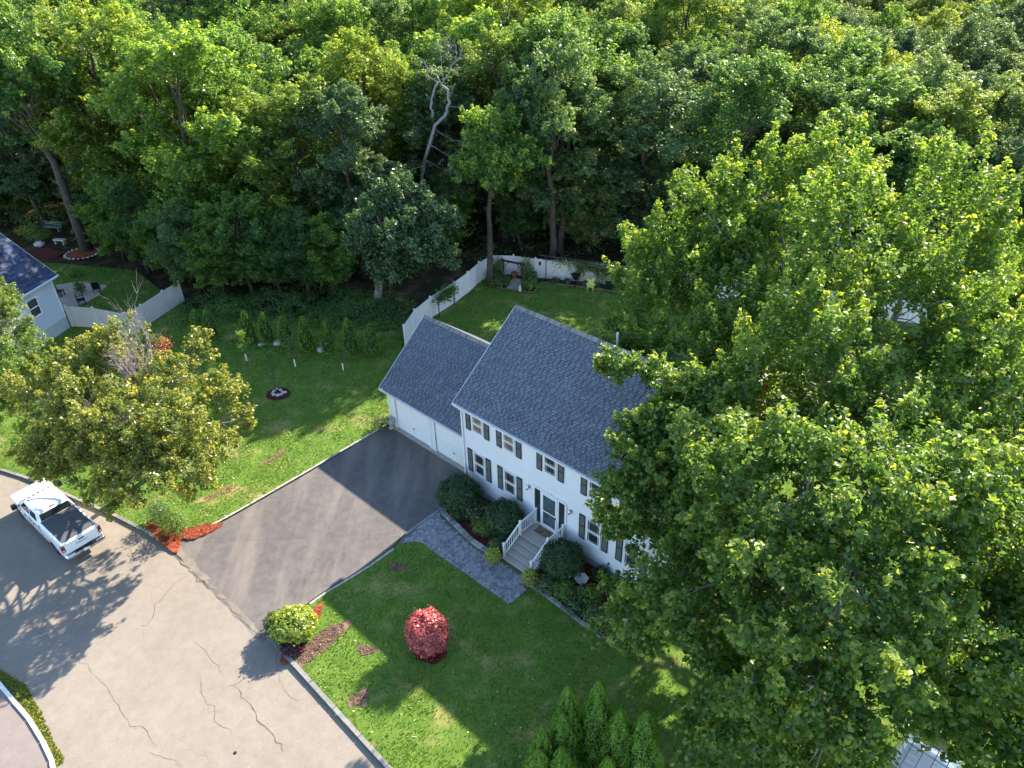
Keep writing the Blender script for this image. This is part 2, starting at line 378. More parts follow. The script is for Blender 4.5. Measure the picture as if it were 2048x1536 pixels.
# cracks
M['crack'] = plain('crack_filled_with_sand', (.155, .124, .085), 1, .3, 6, tone=.3)
M['crack_dark'] = plain('open_crack', (.125, .103, .08), 1, .3, 6)
def crack(pts, wd, mat, z=ZS + .004, parent=street):
    P_ = [Vector(G(x, y, z)) for x, y in pts]; Q = []
    for a, b in zip(P_[:-1], P_[1:]):
        n = max(2, int((b - a).length / .25))
        for i in range(n): Q.append(a.lerp(b, i / n) + Vector((random.uniform(-.09, .09), random.uniform(-.09, .09), 0)))
    Q.append(P_[-1]); vs = []; n = len(Q)
    for i, p in enumerate(Q):
        d = (Q[min(i+1, n-1)] - Q[max(i-1, 0)]).normalized(); s = Vector((-d.y, d.x, 0)) * wd * random.uniform(.25, 1) * .5
        if i in (0, n-1): s *= .2
        vs += [p + s, p - s]
    mb = MB(); mb.add(vs, [(2*i, 2*i+1, 2*i+3, 2*i+2) for i in range(n-1)]); mb.ob('crack', mat, parent)
for pts, wd, mt in [([(382, 1145), (340, 1175), (312, 1210), (296, 1250), (282, 1250)], .06, 'crack'), ([(376, 1142), (330, 1158), (305, 1180), (300, 1200)], .04, 'crack'),
                    ([(283, 1256), (285, 1282)], .03, 'crack_dark'), ([(352, 1236), (338, 1252)], .03, 'crack'), 
                    ([(190, 1352), (212, 1376), (232, 1402), (250, 1428), (262, 1450), (268, 1460)], .05, 'crack'), ([(262, 1450), (285, 1455), (300, 1475), (312, 1492)], .04, 'crack'),
                    ([(393, 1280), (415, 1305), (430, 1322), (447, 1350)], .03, 'crack_dark'), ([(396, 1350), (405, 1372), (408, 1395), (426, 1415), (431, 1440), (446, 1452), (464, 1472)], .05, 'crack_dark'),
                    ([(431, 1428), (445, 1420), (405, 1430)], .02, 'crack'), ([(468, 1372), (485, 1395), (510, 1428), (532, 1455), (560, 1490), (566, 1505)], .07, 'crack'),
                    ([(500, 1346), (478, 1362), (448, 1380)], .05, 'crack'), ([(185, 1345), (170, 1330), (140, 1310)], .03, 'crack_dark'),
                    ([(548, 1300), (556, 1330), (562, 1360), (580, 1398), (600, 1400)], .03, 'crack_dark'), ([(60, 1260), (100, 1280), (130, 1290)], .03, 'crack'),
                    ([(355, 1475), (372, 1485)], .03, 'crack'), ([(402, 1508), (415, 1522)], .03, 'crack_dark'), ([(300, 1498), (318, 1515), (355, 1520), (362, 1534)], .03, 'crack')]:
    crack(pts, wd, M[mt])
for pts in ([(383, 1150), (420, 1175), (470, 1225), (505, 1258), (525, 1277)], [(345, 1108), (392, 1150), (420, 1172)]):
    crack(pts, .09, M['crack_dark'], ZS + .016)
c = G(470, 1506, ZS); mb = MB(); mb.lathe([(.075, ZS - .02), (.075, ZS + .006), (.06, ZS + .012), (.0, ZS + .012)], 14); mb.ob('valve_cover', M['black'], loc=(c[0], c[1], 0), label='small round dark valve cover in the street near the bottom edge', cat='valve cover')
# far side of the street: white kerb, weeds, pavement
KW = GP([(-60, 1300), (0, 1377), (25, 1407), (55, 1442), (82, 1486), (100, 1524), (106, 1560)], ZS)
sheet('pavement', KW + GP([(60, 1620), (-200, 1600), (-200, 1300)], ZS), ZS + .06, asphalt('pinkish_pavement', (.16, .132, .116), (.20, .166, .148), (.21, .175, .16)), skirt=ZG, label='pinkish pavement beyond the white kerb')
run('kerb', KW, .16, ZG, .03, M['kerb_white'], 1.2, 'kerb_stone', side=1, label='white painted kerb across the street')
# walkway with herringbone pavers
walk_poly = [(7.62, -4.58), (2.03, -4.68), (1.41, -4.66), (.96, -4.93), (.60, -5.6), (.34, -5.0), (.22, -1.98), (.62, -2.55), (3.34, -3.02), (4.64, -3.02), (5.37, -2.80), (7.0, -2.80), (7.62, -3.3)]
walk = sheet('walkway', UVP(walk_poly), .006, plain('paver_joint_sand', (.10, .10, .10), 1, .2, 4), skirt=ZG, label='grey herringbone paver walk in front of the steps')
def inpoly(poly, x, y):
    poly = np.asarray(poly); x = np.asarray(x, float); y = np.asarray(y, float); ins = np.zeros(x.shape, bool); j = len(poly) - 1
    for i in range(len(poly)):
        xi, yi = poly[i]; xj, yj = poly[j]
        with np.errstate(divide='ignore', invalid='ignore'):
            c_ = ((yi > y) != (yj > y)) & (x < (xj - xi) * (y - yi) / (yj - yi + 1e-12) + xi)
        ins ^= c_; j = i
    return ins
PW, PL = .105, .21
# keep one brick per lattice spot: (i+j) steps of PW along x, two bricks repeat every 4 PW along y
cand = []
for r in range(-90, 90):
    for s in range(-40, 40):
        x0 = r * PW + s * 0; y0 = r * PW + s * 4 * PW
        cand.append((x0 + PL / 2, y0 + PW / 2, PL / 2, PW / 2))
        cand.append((x0 + PW / 2, y0 + PW + PL / 2, PW / 2, PL / 2))
inner = [(7.46, -4.42), (2.03, -4.52), (1.41, -4.5), (.9, -4.75), (.62, -5.2), (.5, -4.9), (.40, -2.2), (.7, -2.72), (3.34, -3.1), (4.64, -3.1), (5.37, -2.90), (7.0, -2.90), (7.46, -3.42)]
c45, s45 = math.cos(R_(45)), math.sin(R_(45))
pav = []
for cx, cy_, hx, hy in cand:
    u = 4 + cx * c45 - cy_ * s45; v = -3.8 + cx * s45 + cy_ * c45
    if inpoly(inner, [u], [v])[0]: pav.append((u, v, hx, hy, R_(45)))
bl = [(7.54, -4.50), (2.03, -4.60), (1.41, -4.58), (.93, -4.84), (.62, -5.35)]
for a, b in list(zip(bl[:-1], bl[1:])) + [((7.54, -4.44), (7.54, -3.36)), ((.27, -4.8), (.27, -2.2))]:
    L = math.dist(a, b); n = int(L / .112); an = math.atan2(b[1]-a[1], b[0]-a[0])
    for i in range(n):
        t = (i + .5) / n; pav.append((a[0]+(b[0]-a[0])*t, a[1]+(b[1]-a[1])*t, .08 if L < 1.3 and a[0] > 7 else .053, .08 if not (L < 1.3 and a[0] > 7) else .08, an))
pav.sort(key=lambda p: p[1] - p[0] * .3)
field = MB()
for k, (u, v, hx, hy, an) in enumerate(pav):
    x, y, _ = W(u, v); g = .006; dz = random.uniform(0, .006)
    Mx = Matrix.Translation((x, y, 0)) @ Matrix.Rotation(PSI + an, 4, 'Z')
    tgt = MB() if k < 300 else field
    tgt.rbox(-hx+g, hx-g, -hy+g, hy-g, .004, .022+dz, .006, M=Mx)
    if k < 300: tgt.ob('paver', M['paver'], walk)
field.ob('paver_field', M['paver'], walk)['kind'] = 'stuff'
# planting beds
BEDL = [(.35, -1.95), (.75, -2.45), (3.3, -2.78), (5.3, -2.70), (5.35, -.02), (.05, -.02), (.15, -1.2)]
BEDR = [(7.35, -.02), (7.35, -2.6), (7.75, -2.95), (12.6, -3.1), (13.2, -1.0), (13.2, -.02)]
bed1 = sheet('mulch_bed', UVP(BEDL), .05, M['mulch_dark'], skirt=ZG, label='dark red mulch bed between driveway and steps')
bed2 = sheet('mulch_bed', UVP(BEDR), .05, M['mulch_dark'], skirt=ZG, label='dark mulch bed right of the front steps')
run('bed_edging', UVP([(.18, -1.55), (.22, -1.98), (.62, -2.52), (3.34, -2.98), (5.30, -2.96)]), .26, ZG, .13, M['stone'], .42, 'edging_stone', side=1, jit=.012, label='grey stone edging between left mulch bed and paver walk')
run('bed_edging', UVP([(7.6, -3.1), (9.15, -3.12), (10.8, -3.22), (13.0, -3.24)]), .2, ZG, .10, M['stone'], .42, 'edging_stone', side=1, jit=.012, label='dark stone edging of the bed right of the steps')
def blob(cx, cy, rx, ry, n=26, rough=.14, rot=0, seed=0):
    r = random.Random(seed); ph = [r.uniform(0, 6.28) for _ in range(5)]
    out = []
    for i in range(n):
        a = 2 * math.pi * i / n; k = 1 + sum(rough / (j + 1) * math.sin((j + 2) * a + ph[j]) for j in range(5)) + r.uniform(-rough, rough) * .35
        x, y = rx * k * math.cos(a), ry * k * math.sin(a)
        out.append((cx + x * math.cos(rot) - y * math.sin(rot), cy + x * math.sin(rot) + y * math.cos(rot)))
    return out
HOLES = []
def patch(name, ctr, rx, ry, rot, mat, label, z=.008, seed=0, rough=.18, bits=0, n=34, dome=.0):
    c = G(*ctr); poly = blob(c[0], c[1], rx, ry, n, rough, rot, seed)
    vs = [(c[0], c[1], z + dome)] + [(p[0] * .5 + c[0] * .5, p[1] * .5 + c[1] * .5, z + dome * .8) for p in poly] + [(p[0], p[1], z) for p in poly]
    fs = [(0, 1 + i, 1 + (i + 1) % n) for i in range(n)] + [(1 + i, 1 + n + i, 1 + n + (i + 1) % n, 1 + (i + 1) % n) for i in range(n)]
    mb = MB(); mb.add(vs, fs)
    o = mb.ob(name, mat, label=label); o['kind'] = 'structure'; HOLES.append(poly)
    if bits:
        ch = MB(); r = random.Random(seed + 5)
        for _ in range(bits):
            a = r.uniform(0, 6.28); k = math.sqrt(r.random()) * .97; x, y = rx * k * math.cos(a), ry * k * math.sin(a)
            X, Y = c[0] + x * math.cos(rot) - y * math.sin(rot), c[1] + x * math.sin(rot) + y * math.cos(rot)
            if not inpoly(poly, [X], [Y])[0]: continue
            L, wd = r.uniform(.03, .07), r.uniform(.01, .025)
            Mx = Matrix.Translation((X, Y, z + dome * (1 - k) + .012)) @ Matrix.Rotation(r.uniform(0, 6.28), 4, 'Z') @ Matrix.Rotation(r.uniform(-.5, .5), 4, 'Y')
            ch.box(-L, L, -wd, wd, -.006, .006, r.random(), Mx)
        ch.ob('mulch_chips', mat, o)['kind'] = 'stuff'
    return o
patch('mulch_patch', (330, 1072), 1.35, .55, R_(-40), M['mulch_red'], 'bright red mulch patch at the street corner of the left lawn', seed=3, bits=900, dome=.05)
patch('mulch_patch', (398, 1062), .95, .55, R_(20), M['mulch_red'], 'bright red mulch patch at the left driveway edge', seed=4, bits=600, dome=.05)
patch('mulch_patch', (604, 1262), .45, 1.55, R_(-22), M['mulch_red'], 'orange mulch strip beside the yellow-green shrub', seed=5, bits=900, dome=.04)
patch('soil_patch', (643, 1285), .55, 1.35, R_(-38), M['soil'], 'long bare soil patch in the front lawn by the orange mulch', seed=6, bits=900)
patch('soil_patch', (733, 1300), .38, .33, 0, M['soil'], 'small bare soil patch in the sunlit front lawn', seed=7, bits=120, rough=.3)
patch('soil_patch', (720, 1398), .35, .5, .6, M['soil'], 'bare soil spot low in the front lawn', seed=8, bits=120, rough=.35)
patch('soil_patch', (795, 1134), .45, .3, .3, M['soil'], 'dark bare spot in the shaded lawn by the walk', seed=9, bits=100, rough=.3)
patch('mulch_ring', (557, 788), .85, .75, 0, M['mulch_dark'], 'round dark mulch ring on the side lawn', seed=10, bits=300, rough=.06, dome=.05)
patch('mulch_ring', (860, 1300), .75, .75, 0, M['mulch_dark'], 'dark mulch under the crimson shrub', seed=11, bits=200, rough=.08, dome=.05)
ring_tree = patch('mulch_ring', (165, 507), 1.5, 1.3, 0, M['mulch_red'], 'red mulch ring round the tall leaning tree', seed=12, bits=200, rough=.05, dome=.08)
patch('soil_patch', (440, 985), .9, .35, R_(35), plain('dry_straw_turf', (.24, .165, .075), 1, .4, 5, tone=.5, bump=1, fine=18), 'dry straw-coloured spot in the sunlit side lawn', seed=13, bits=260, rough=.35)
patch('soil_patch', (548, 915), .8, .22, R_(45), bpy.data.materials['dry_straw_turf'], 'thin dry streak across the side lawn', seed=14, bits=200, rough=.35)
sheet('gravel', [(47, 47), (57, 42.5), (66, 44), (60, 51), (50, 53)], ZG+.06, plain('pale_gravel', (.42, .38, .34), .95, .3, 2, fine=20), skirt=ZG, label='pale gravel glimpsed behind the maple at the right edge')
pt = sheet('patio', GP([(118, 590), (112, 570), (160, 563), (215, 571), (196, 592), (160, 612), (125, 622)]), .02, M['patio'], skirt=ZG, label='beige patio beside the neighbouring house')
# ================================================================== THE HOUSE
house = empty('house', (OX, OY, 0), PSI, 'white two-storey house with slate blue shingle roof, grey shutters and attached double garage', 'house')
HL, HD = 12.55, 9.67           # front length, depth
EV, RG, RV, OV = 5.854, 9.59, 4.905, .20
SO = .371
GW, GS, GE, GR, GRV = 7.862, 1.011, 2.713, 6.074, 5.019
GB = 2*GRV-GS
hb = lambda: MB()
def siding(mb, u0, u1, z0, z1, v, face=-1, ex=.115):
    """lapped boards on a wall whose outside faces -v (face=-1) or +v"""
    n = int((z1 - z0) / ex) + 1
    for i in range(n):
        a = z0 + i * ex; b = min(z1, a + ex)
        if b <= a: break
        p = .016 * face
        mb.add([(u0, v + p, a), (u1, v + p, a), (u1, v + .003*face, b), (u0, v + .003*face, b), (u0, v, a), (u1, v, a)], [(0,1,2,3),(4,5,1,0)])
mb = hb(); mb.box(.02, HL-.02, .02, HD-.02, -.1, EV-.2, 1); siding(mb, .02, HL-.02, .42, EV-.22, .02); siding(mb, .02, HL-.02, .42, EV-.22, HD-.02, 1)
# gable triangles
zt = RG - .12; vr = RV
for u in (.03, HL-.03):
    mb.add([(u, .02, EV-.2), (u, HD-.02, EV-.2), (u, vr, zt)], [(0, 1, 2)], 1)
for i in range(int((EV-.22-.42)/.115)+1):
    for u, s in ((.02, -1), (HL-.02, 1)):
        a = .42+i*.115; mb.add([(u+.016*s, .02, a), (u+.016*s, HD-.02, a), (u+.003*s, HD-.02, a+.115), (u+.003*s, .02, a+.115)], [(0,1,2,3)], 1)
mb.ob('wall', M['siding'], house)
mb = hb(); mb.box(-.004, HL+.004, -.004, HD+.004, -.12, .40); mb.ob('foundation', M['foundation'], house)
mb = hb()
for u in (-.035, HL-.075):
    mb = hb(); mb.box(u, u+.11, -.022, .09, .41, EV-.21); mb.ob('corner_trim', M['trim'], house)
# roofs ------------------------------------------------------------
def roof_side(name, u0, u1, vE, zE, vR, zR, parent, detail, mat_over=None):
    """slab from eave (vE,zE) to ridge (vR,zR); shingle pieces when detail"""
    th = .14; L = math.hypot(vR-vE, zR-zE); sv, sz = (vR-vE)/L, (zR-zE)/L
    nv, nz = (-sz, sv) if vR > vE else (sz, -sv)
    if nz < 0: nv, nz = -nv, -nz
    def pt(u, a, h): return (u, vE + sv*a + nv*h, zE + sz*a + nz*h)
    mb = hb(); vs = [pt(u, a, h) for h in (-th, 0) for u, a in ((u0, 0), (u1, 0), (u1, L), (u0, L))]
    mb.add(vs, [(0,3,2,1),(4,5,6,7),(0,1,5,4),(1,2,6,5),(2,3,7,6),(3,0,4,7)])
    slab = mb.ob(name, M['shingle_under'], parent)
    ex = .1385; n = int(L/ex); pieces = []; r = random.Random(5 if vR > vE else 9)
    lay = hb()
    for k in range(n):
        a0 = k*ex; a1 = min(L, a0+ex*1.02)
        vs = [pt(u0, a0, .011), pt(u1, a0, .011), pt(u1, a1, .003), pt(u0, a1, .003), pt(u0, a0, 0), pt(u1, a0, 0)]
        lay.add(vs, [(0,1,2,3),(4,5,1,0)], r.random())
        if not detail: continue
        u = u0 - r.uniform(0, .2)
        while u < u1:
            wd = r.choice((.17, .20, .24, .30)); gp = r.choice((.06, .08, .10, .12))
            a, b = max(u, u0+.003), min(u+wd, u1-.003)
            if b-a > .03: pieces.append((a, b, a0+.012, min(L, a0+ex-.018), r.random()))
            u += wd+gp
    lay.ob('shingle_course_layer', M['shingle_lo'] if 'shingle_lo' in M else M['shingle_under'], slab)
    return slab, pieces, pt
M['shingle_lo'] = plain('lower_shingle_layer', (.078, .090, .112), .95, .15, 1.5, tone=.25, bump=.6, fine=70)  # darker than the tabs: shade in their gaps put into the colour
def shingles(pieces, pt, slab, near, key):
    pieces.sort(key=key); field = MB()
    for k, (a, b, a0, a1, t) in enumerate(pieces):
        h = .019; vs = [pt(a, a0, .004), pt(b, a0, .004), pt(a, a0, h), pt(b, a0, h), pt(b-.008, a1, .012), pt(a+.008, a1, .012), pt(a, a1, .004), pt(b, a1, .004)]
        tg = MB() if k < near else field
        tg.add(vs, [(0,1,3,2),(2,3,4,5),(0,2,5,6),(1,7,4,3)], t)
        if k < near: tg.ob('shingle', M['shingle'], slab)
    field.ob('shingle_field', M['shingle'], slab)['kind'] = 'stuff'
slab, pcs, pt = roof_side('roof', -SO, HL+SO, -OV, EV, RV, RG, house, True)
shingles(pcs, pt, slab, 300, lambda p: p[2]*1.2 + abs(p[0]-4.5)*.6)
slabb, _, _ = roof_side('rear_roof', -SO, HL+SO, 2*RV+OV, EV, RV, RG, house, False)
def cap(u0, u1, v, z, parent, slope):
    mb = hb(); n = int((u1-u0)/.15); r = random.Random(3)
    for i in range(n):
        a = u0+(u1-u0)*i/n; b = a+.165; dz = math.tan(slope)*.17
        t = r.random(); h0, h1 = .045, .02
        vs = [(a, v-.17, z-dz+h1), (a, v, z+h1), (a, v+.17, z-dz+h1), (b, v-.17, z-dz+h0), (b, v, z+h0), (b, v+.17, z-dz+h0), (b, v-.17, z-dz-.01), (b, v+.17, z-dz-.01), (a, v-.17, z-dz-.01), (a, v+.17, z-dz-.01)]
        mb.add(vs, [(0,3,4,1),(1,4,5,2),(3,6,7,5,4),(0,8,6,3),(2,5,7,9)], t)
    mb.ob('ridge_cap', M['ridgecap'], parent)
SLOPE = math.atan((RG-EV)/(RV+OV))
cap(-SO, HL+SO, RV, RG+.01, slab, SLOPE)
gslab, pcs, ptg = roof_side('garage_roof', -GW-.532, -.02, GS-OV, GE, GRV, GR, house, True)
shingles(pcs, ptg, gslab, 200, lambda p: p[2]*1.2 + abs(p[0]+4)*.6)
grear, _, _ = roof_side('garage_rear_roof', -GW-.532, -.02, 2*GRV-GS+OV, GE, GRV, GR, house, False)
cap(-GW-.532, -.03, GRV, GR+.01, gslab, math.atan((GR-GE)/(GRV-GS+OV)))
# fascia, rake boards, soffit, gutters
def rake(u, vE, zE, vR, zR, parent, name='rake_board'):
    mb = hb(); th = .17
    for s in (1, -1):
        ve = vE if s == 1 else 2*vR-vE
        mb.add([(u, ve, zE-th), (u, vR, zR-th), (u, vR, zR-.004), (u, ve, zE-.004), (u+.03, ve, zE-th), (u+.03, vR, zR-th), (u+.03, vR, zR-.004), (u+.03, ve, zE-.004)],
               [(0,1,2,3),(4,7,6,5),(0,4,5,1),(2,6,7,3),(0,3,7,4),(1,5,6,2)])
    mb.ob(name, M['trim'], parent)
rake(-SO-.034, -OV, EV, RV, RG, house); rake(HL+SO+.004, -OV, EV, RV, RG, house); rake(-GW-.57, GS-OV, GE, GRV, GR, house)
def gutter(u0, u1, v, z, name='gutter'):
    mb = hb(); prof = [(0, 0), (0, -.11), (-.08, -.11), (-.12, -.02), (-.12, 0), (-.108, 0), (-.105, -.02), (-.075, -.098), (-.012, -.098), (-.012, 0)]
    mb.prism([(v+p, z+q) for p, q in prof], u0, u1, 'x'); g = mb.ob(name, M['trim'], house)
    u = u0+.3
    while u < u1:
        h = hb(); h.box(u, u+.03, v-.118, v+.03, z+.002, z+.014, M=None); h.ob('gutter_strap', M['trim'], g); u += .62
    return g
gutter(-SO, HL+SO, -OV-.002, EV-.02); gutter(-GW-.53, -.03, GS-OV-.002, GE-.02)
mb = hb(); mb.box(-SO+.01, HL+SO-.01, -OV+.005, .0, EV-.25, EV-.19); mb.box(-SO+.01, HL+SO-.01, -OV+.002, -OV+.03, EV-.20, EV-.03)
mb.box(-GW-.50, -.06, GS-OV+.005, GS, GE-.22, GE-.16); mb.ob('soffit', M['trim'], house)
def downspout(u, v, z0, z1):
    mb = hb(); mb.tube([(u, v-.14, z1), (u, v-.14, z1-.12), (u, v, z1-.32), (u, v, z0+.1), (u, v-.18, z0)], .035, 6); mb.ob('downspout', M['trim'], house)
downspout(.10, -.06, .1, EV-.1); downspout(HL-.1, -.06, .1, EV-.1)
# windows ----------------------------------------------------------
def window(u, z, wd, ht, v=0.0, parent=None, pane='pane', grid=True):
    parent = parent or house; fr = .055; d = .045
    mb = hb(); x0, x1, z0, z1 = u-wd/2, u+wd/2, z-ht/2, z+ht/2; yo, yi = v-.055, v-.004
    mb.box(x0, x0+fr, yo, yi, z0, z1); mb.box(x1-fr, x1, yo, yi, z0, z1); mb.box(x0+fr, x1-fr, yo, yi, z1-fr, z1); mb.box(x0+fr-.001, x1-fr+.001, yo-.02, yi, z0-.01, z0+fr*.9)
    wdw = mb.ob('window', M['trim'], parent)
    zm = z
    for a, b, yy in ((zm, z1-fr, -.030), (z0+fr*.9, zm, -.038)):
        s = hb(); t = .035; q0, q1 = x0+fr, x1-fr
        s.box(q0, q0+t, v+yy, v-.006, a, b); s.box(q1-t, q1, v+yy, v-.006, a, b); s.box(q0+t, q1-t, v+yy, v-.006, b-t, b); s.box(q0+t, q1-t, v+yy, v-.006, a, a+t)
        s.ob('sash', M['trim'], wdw)
        p = hb(); p.box(q0+t, q1-t, v-.016, v-.008, a+t, b-t); p.ob('pane', M[pane], wdw)
        if grid:
            g = hb(); gw = .008; o = .075
            for xx in (q0+t+o, q1-t-o): g.box(xx-gw, xx+gw, v-.021, v-.0165, a+t, b-t)
            for zz in (a+t+o, b-t-o): g.box(q0+t, q1-t, v-.0225, v-.0168, zz-gw*.7, zz+gw*.7)
            g.ob('grille', M['trim'], wdw)
    return wdw
def shutter(u, z, wd, ht, v=0.0):
    mb = hb(); x0, x1, z0, z1 = u-wd/2, u+wd/2, z-ht/2, z+ht/2; t = .04
    mb.box(x0, x0+t, v-.045, v-.004, z0, z1); mb.box(x1-t, x1, v-.045, v-.004, z0, z1)
    for a, b in ((z0, z0+.06), (z1-.06, z1), (z-.03+ht*.04, z+.03+ht*.04)): mb.box(x0+t, x1-t, v-.045, v-.004, a, b)
    s = mb.ob('shutter', M['shutter_rim'], house)
    for a, b in ((z0+.06, z-.03+ht*.04), (z+.03+ht*.04, z1-.06)):
        p = hb(); n = max(4, int((b-a)/.06)); h = (b-a)/n
        for i in range(n): p.add([(x0+t, v-.038, a+i*h), (x1-t, v-.038, a+i*h), (x1-t, v-.022, a+(i+1)*h), (x0+t, v-.022, a+(i+1)*h), (x0+t, v-.02, a+i*h), (x1-t, v-.02, a+i*h)], [(0,1,2,3),(4,5,1,0)], .5)
        p.ob('louvre_panel', M['shutter'], s)
U5 = [1.229, 3.494, 6.256, 9.039, 11.28]
for i, u in enumerate(U5):
    window(u, 5.0, .86, 1.18, pane='blind' if i < 2 else 'pane')
    for s in (-1, 1): shutter(u+s*.69, 4.97, .36, 1.18)
    if i != 2:
        window(u, 2.28, .88, 1.55)
        for s in (-1, 1): shutter(u+s*.70, 2.27, .36, 1.58)
# rear windows and door, simple
for u in (2, 5, 8, 11):
    for z in (2.2, 4.9):
        r_ = window(u, z, .9, 1.3); r_.matrix_local = Matrix.Translation((0, HD, 0)) @ Matrix.Rotation(math.pi, 4, 'Z') @ Matrix.Translation((-2*u, 0, 0)) if False else Matrix.Translation((2*u, HD, 0)) @ Matrix.Rotation(math.pi, 4, 'Z')
# entrance ---------------------------------------------------------
mb = hb(); u0, u1, z0, z1 = 5.26, 7.26, .74, 3.06
mb.box(u0-.09, u0, -.06, -.003, z0, z1+.09); mb.box(u1, u1+.09, -.06, -.003, z0, z1+.09); mb.box(u0, u1, -.06, -.003, z1, z1+.09); mb.box(u0, u1, -.10, -.003, z0-.02, z0+.05)
for a in (5.66, 6.78): mb.box(a, a+.09, -.055, -.003, z0+.05, z1)
ent = mb.ob('door_frame', M['trim'], house)
dp = plain('dark_green_door_paint', (.02, .035, .034), .4, .1, 3)
for a, b in ((u0, 5.66), (6.87, u1)):
    s = hb(); s.box(a+.002, b-.002, -.03, -.004, z0+.051, z0+.55); s.ob('sidelight_panel', dp, ent)
    s = hb(); s.box(a+.002, a+.10, -.03, -.004, z0+.55, z1-.002); s.box(b-.10, b-.002, -.03, -.004, z0+.55, z1-.002); s.ob('sidelight_stile', dp, ent)
    s = hb(); s.box(a+.10, b-.10, -.018, -.004, z0+.55, z1-.002); s.ob('sidelight_glass', M['pane'], ent)
sdr = hb(); a, b = 5.755, 6.775; t = .10
sdr.box(a, a+t, -.09, -.05, z0+.06, z1-.01); sdr.box(b-t, b, -.09, -.05, z0+.06, z1-.01); sdr.box(a+t, b-t, -.09, -.05, z1-.12, z1-.01); sdr.box(a+t, b-t, -.09, -.05, z0+.06, z0+.22); sdr.box(a+t, b-t, -.088, -.052, 1.82, 1.88)
sd_ = sdr.ob('storm_door', M['trim'], house)
g = hb(); g.box(a+t, b-t, -.075, -.068, z0+.22, 1.82); g.ob('door_glass', glassmat('storm_door_glass', (.035, .05, .055), .05), sd_)  # opaque pane in a mottled dark blue-green tone
g = hb(); g.box(a+t, b-t, -.075, -.068, 1.88, z1-.12); g.ob('door_glass', bpy.data.materials['storm_door_glass'], sd_)
g = hb(); g.box(b-t+.02, b-t+.05, -.13, -.09, 1.72, 1.86); g.ob('door_handle', M['black'], sd_)
for u in (4.87, 7.62):
    g = hb(); g.lathe([(.0, 0), (.05, .01), (.07, .06), (.075, .16), (.04, .22), (.015, .27), (0, .28)], 8, (u, -.16)); g.v = [(x, y, z+2.72) for x, y, z in g.v]
    lg = g.ob('wall_lantern', M['steel'], house)
    g = hb(); g.box(u-.05, u+.05, -.03, -.004, 2.74, 2.92); g.tube([(u, -.02, 2.88), (u, -.12, 3.0), (u, -.16, 2.98)], .012, 5); g.ob('lantern_bracket', M['steel'], lg)
g = hb(); g.box(7.50, 7.56, -.03, -.004, 1.72, 1.84); g.ob('doorbell', M['trim'], house)
g = hb(); g.box(10.03, 10.1, -.10, -.004, .86, .93); g.tube([(10.06, -.1, .88), (10.02, -.14, .6), (9.9, -.2, .3), (9.7, -.35, .1)], .014, 5); g.ob('garden_tap', M['black'], house)
g = hb(); g.tube([(5.62, 6.0, 8.5), (5.62, 6.0, 9.62)], .06, 10); g.ob('vent_pipe', M['trim'], house)
# chimney at the right gable
ch = hb(); r = random.Random(2); cx0, cx1, cv0, cv1 = HL+.06, HL+.86, 5.4, 6.9
z = -.1; k = 0
ch.box(cx0+.012, cx1-.012, cv0+.012, cv1-.012, -.1, 9.9, .5)
while z < 9.8:
    u = cx0 - (.1 if k % 2 else 0)
    if z > 6.2:
        for face in (0, 1):
            vv = cv0 if face == 0 else cv1; uu = u
            while uu < cx1:
                a, b = max(uu, cx0), min(uu+.19, cx1)
                if b-a > .03: ch.box(a, b, vv-.002 if face == 0 else vv-.012, vv+.012 if face == 0 else vv+.002, z, z+.06, r.random())
                uu += .2
        for uu in (cx0, cx1):
            vv = cv0+.1*(k % 2)
            while vv < cv1-.1: ch.box(uu-.004 if uu == cx0 else uu-.012, uu+.012 if uu == cx0 else uu+.004, vv, vv+.19, z, z+.06, r.random()); vv += .2
    z += .072; k += 1
ch.ob('chimney', M['brick'], house)
g = hb(); g.rbox(cx0-.06, cx1+.06, cv0-.06, cv1+.06, 9.9, 10.02, .03); g.tube([((cx0+cx1)/2, 5.8, 10.0), ((cx0+cx1)/2, 5.8, 10.3)], .12, 10); g.ob('chimney_cap', M['concrete'], house)
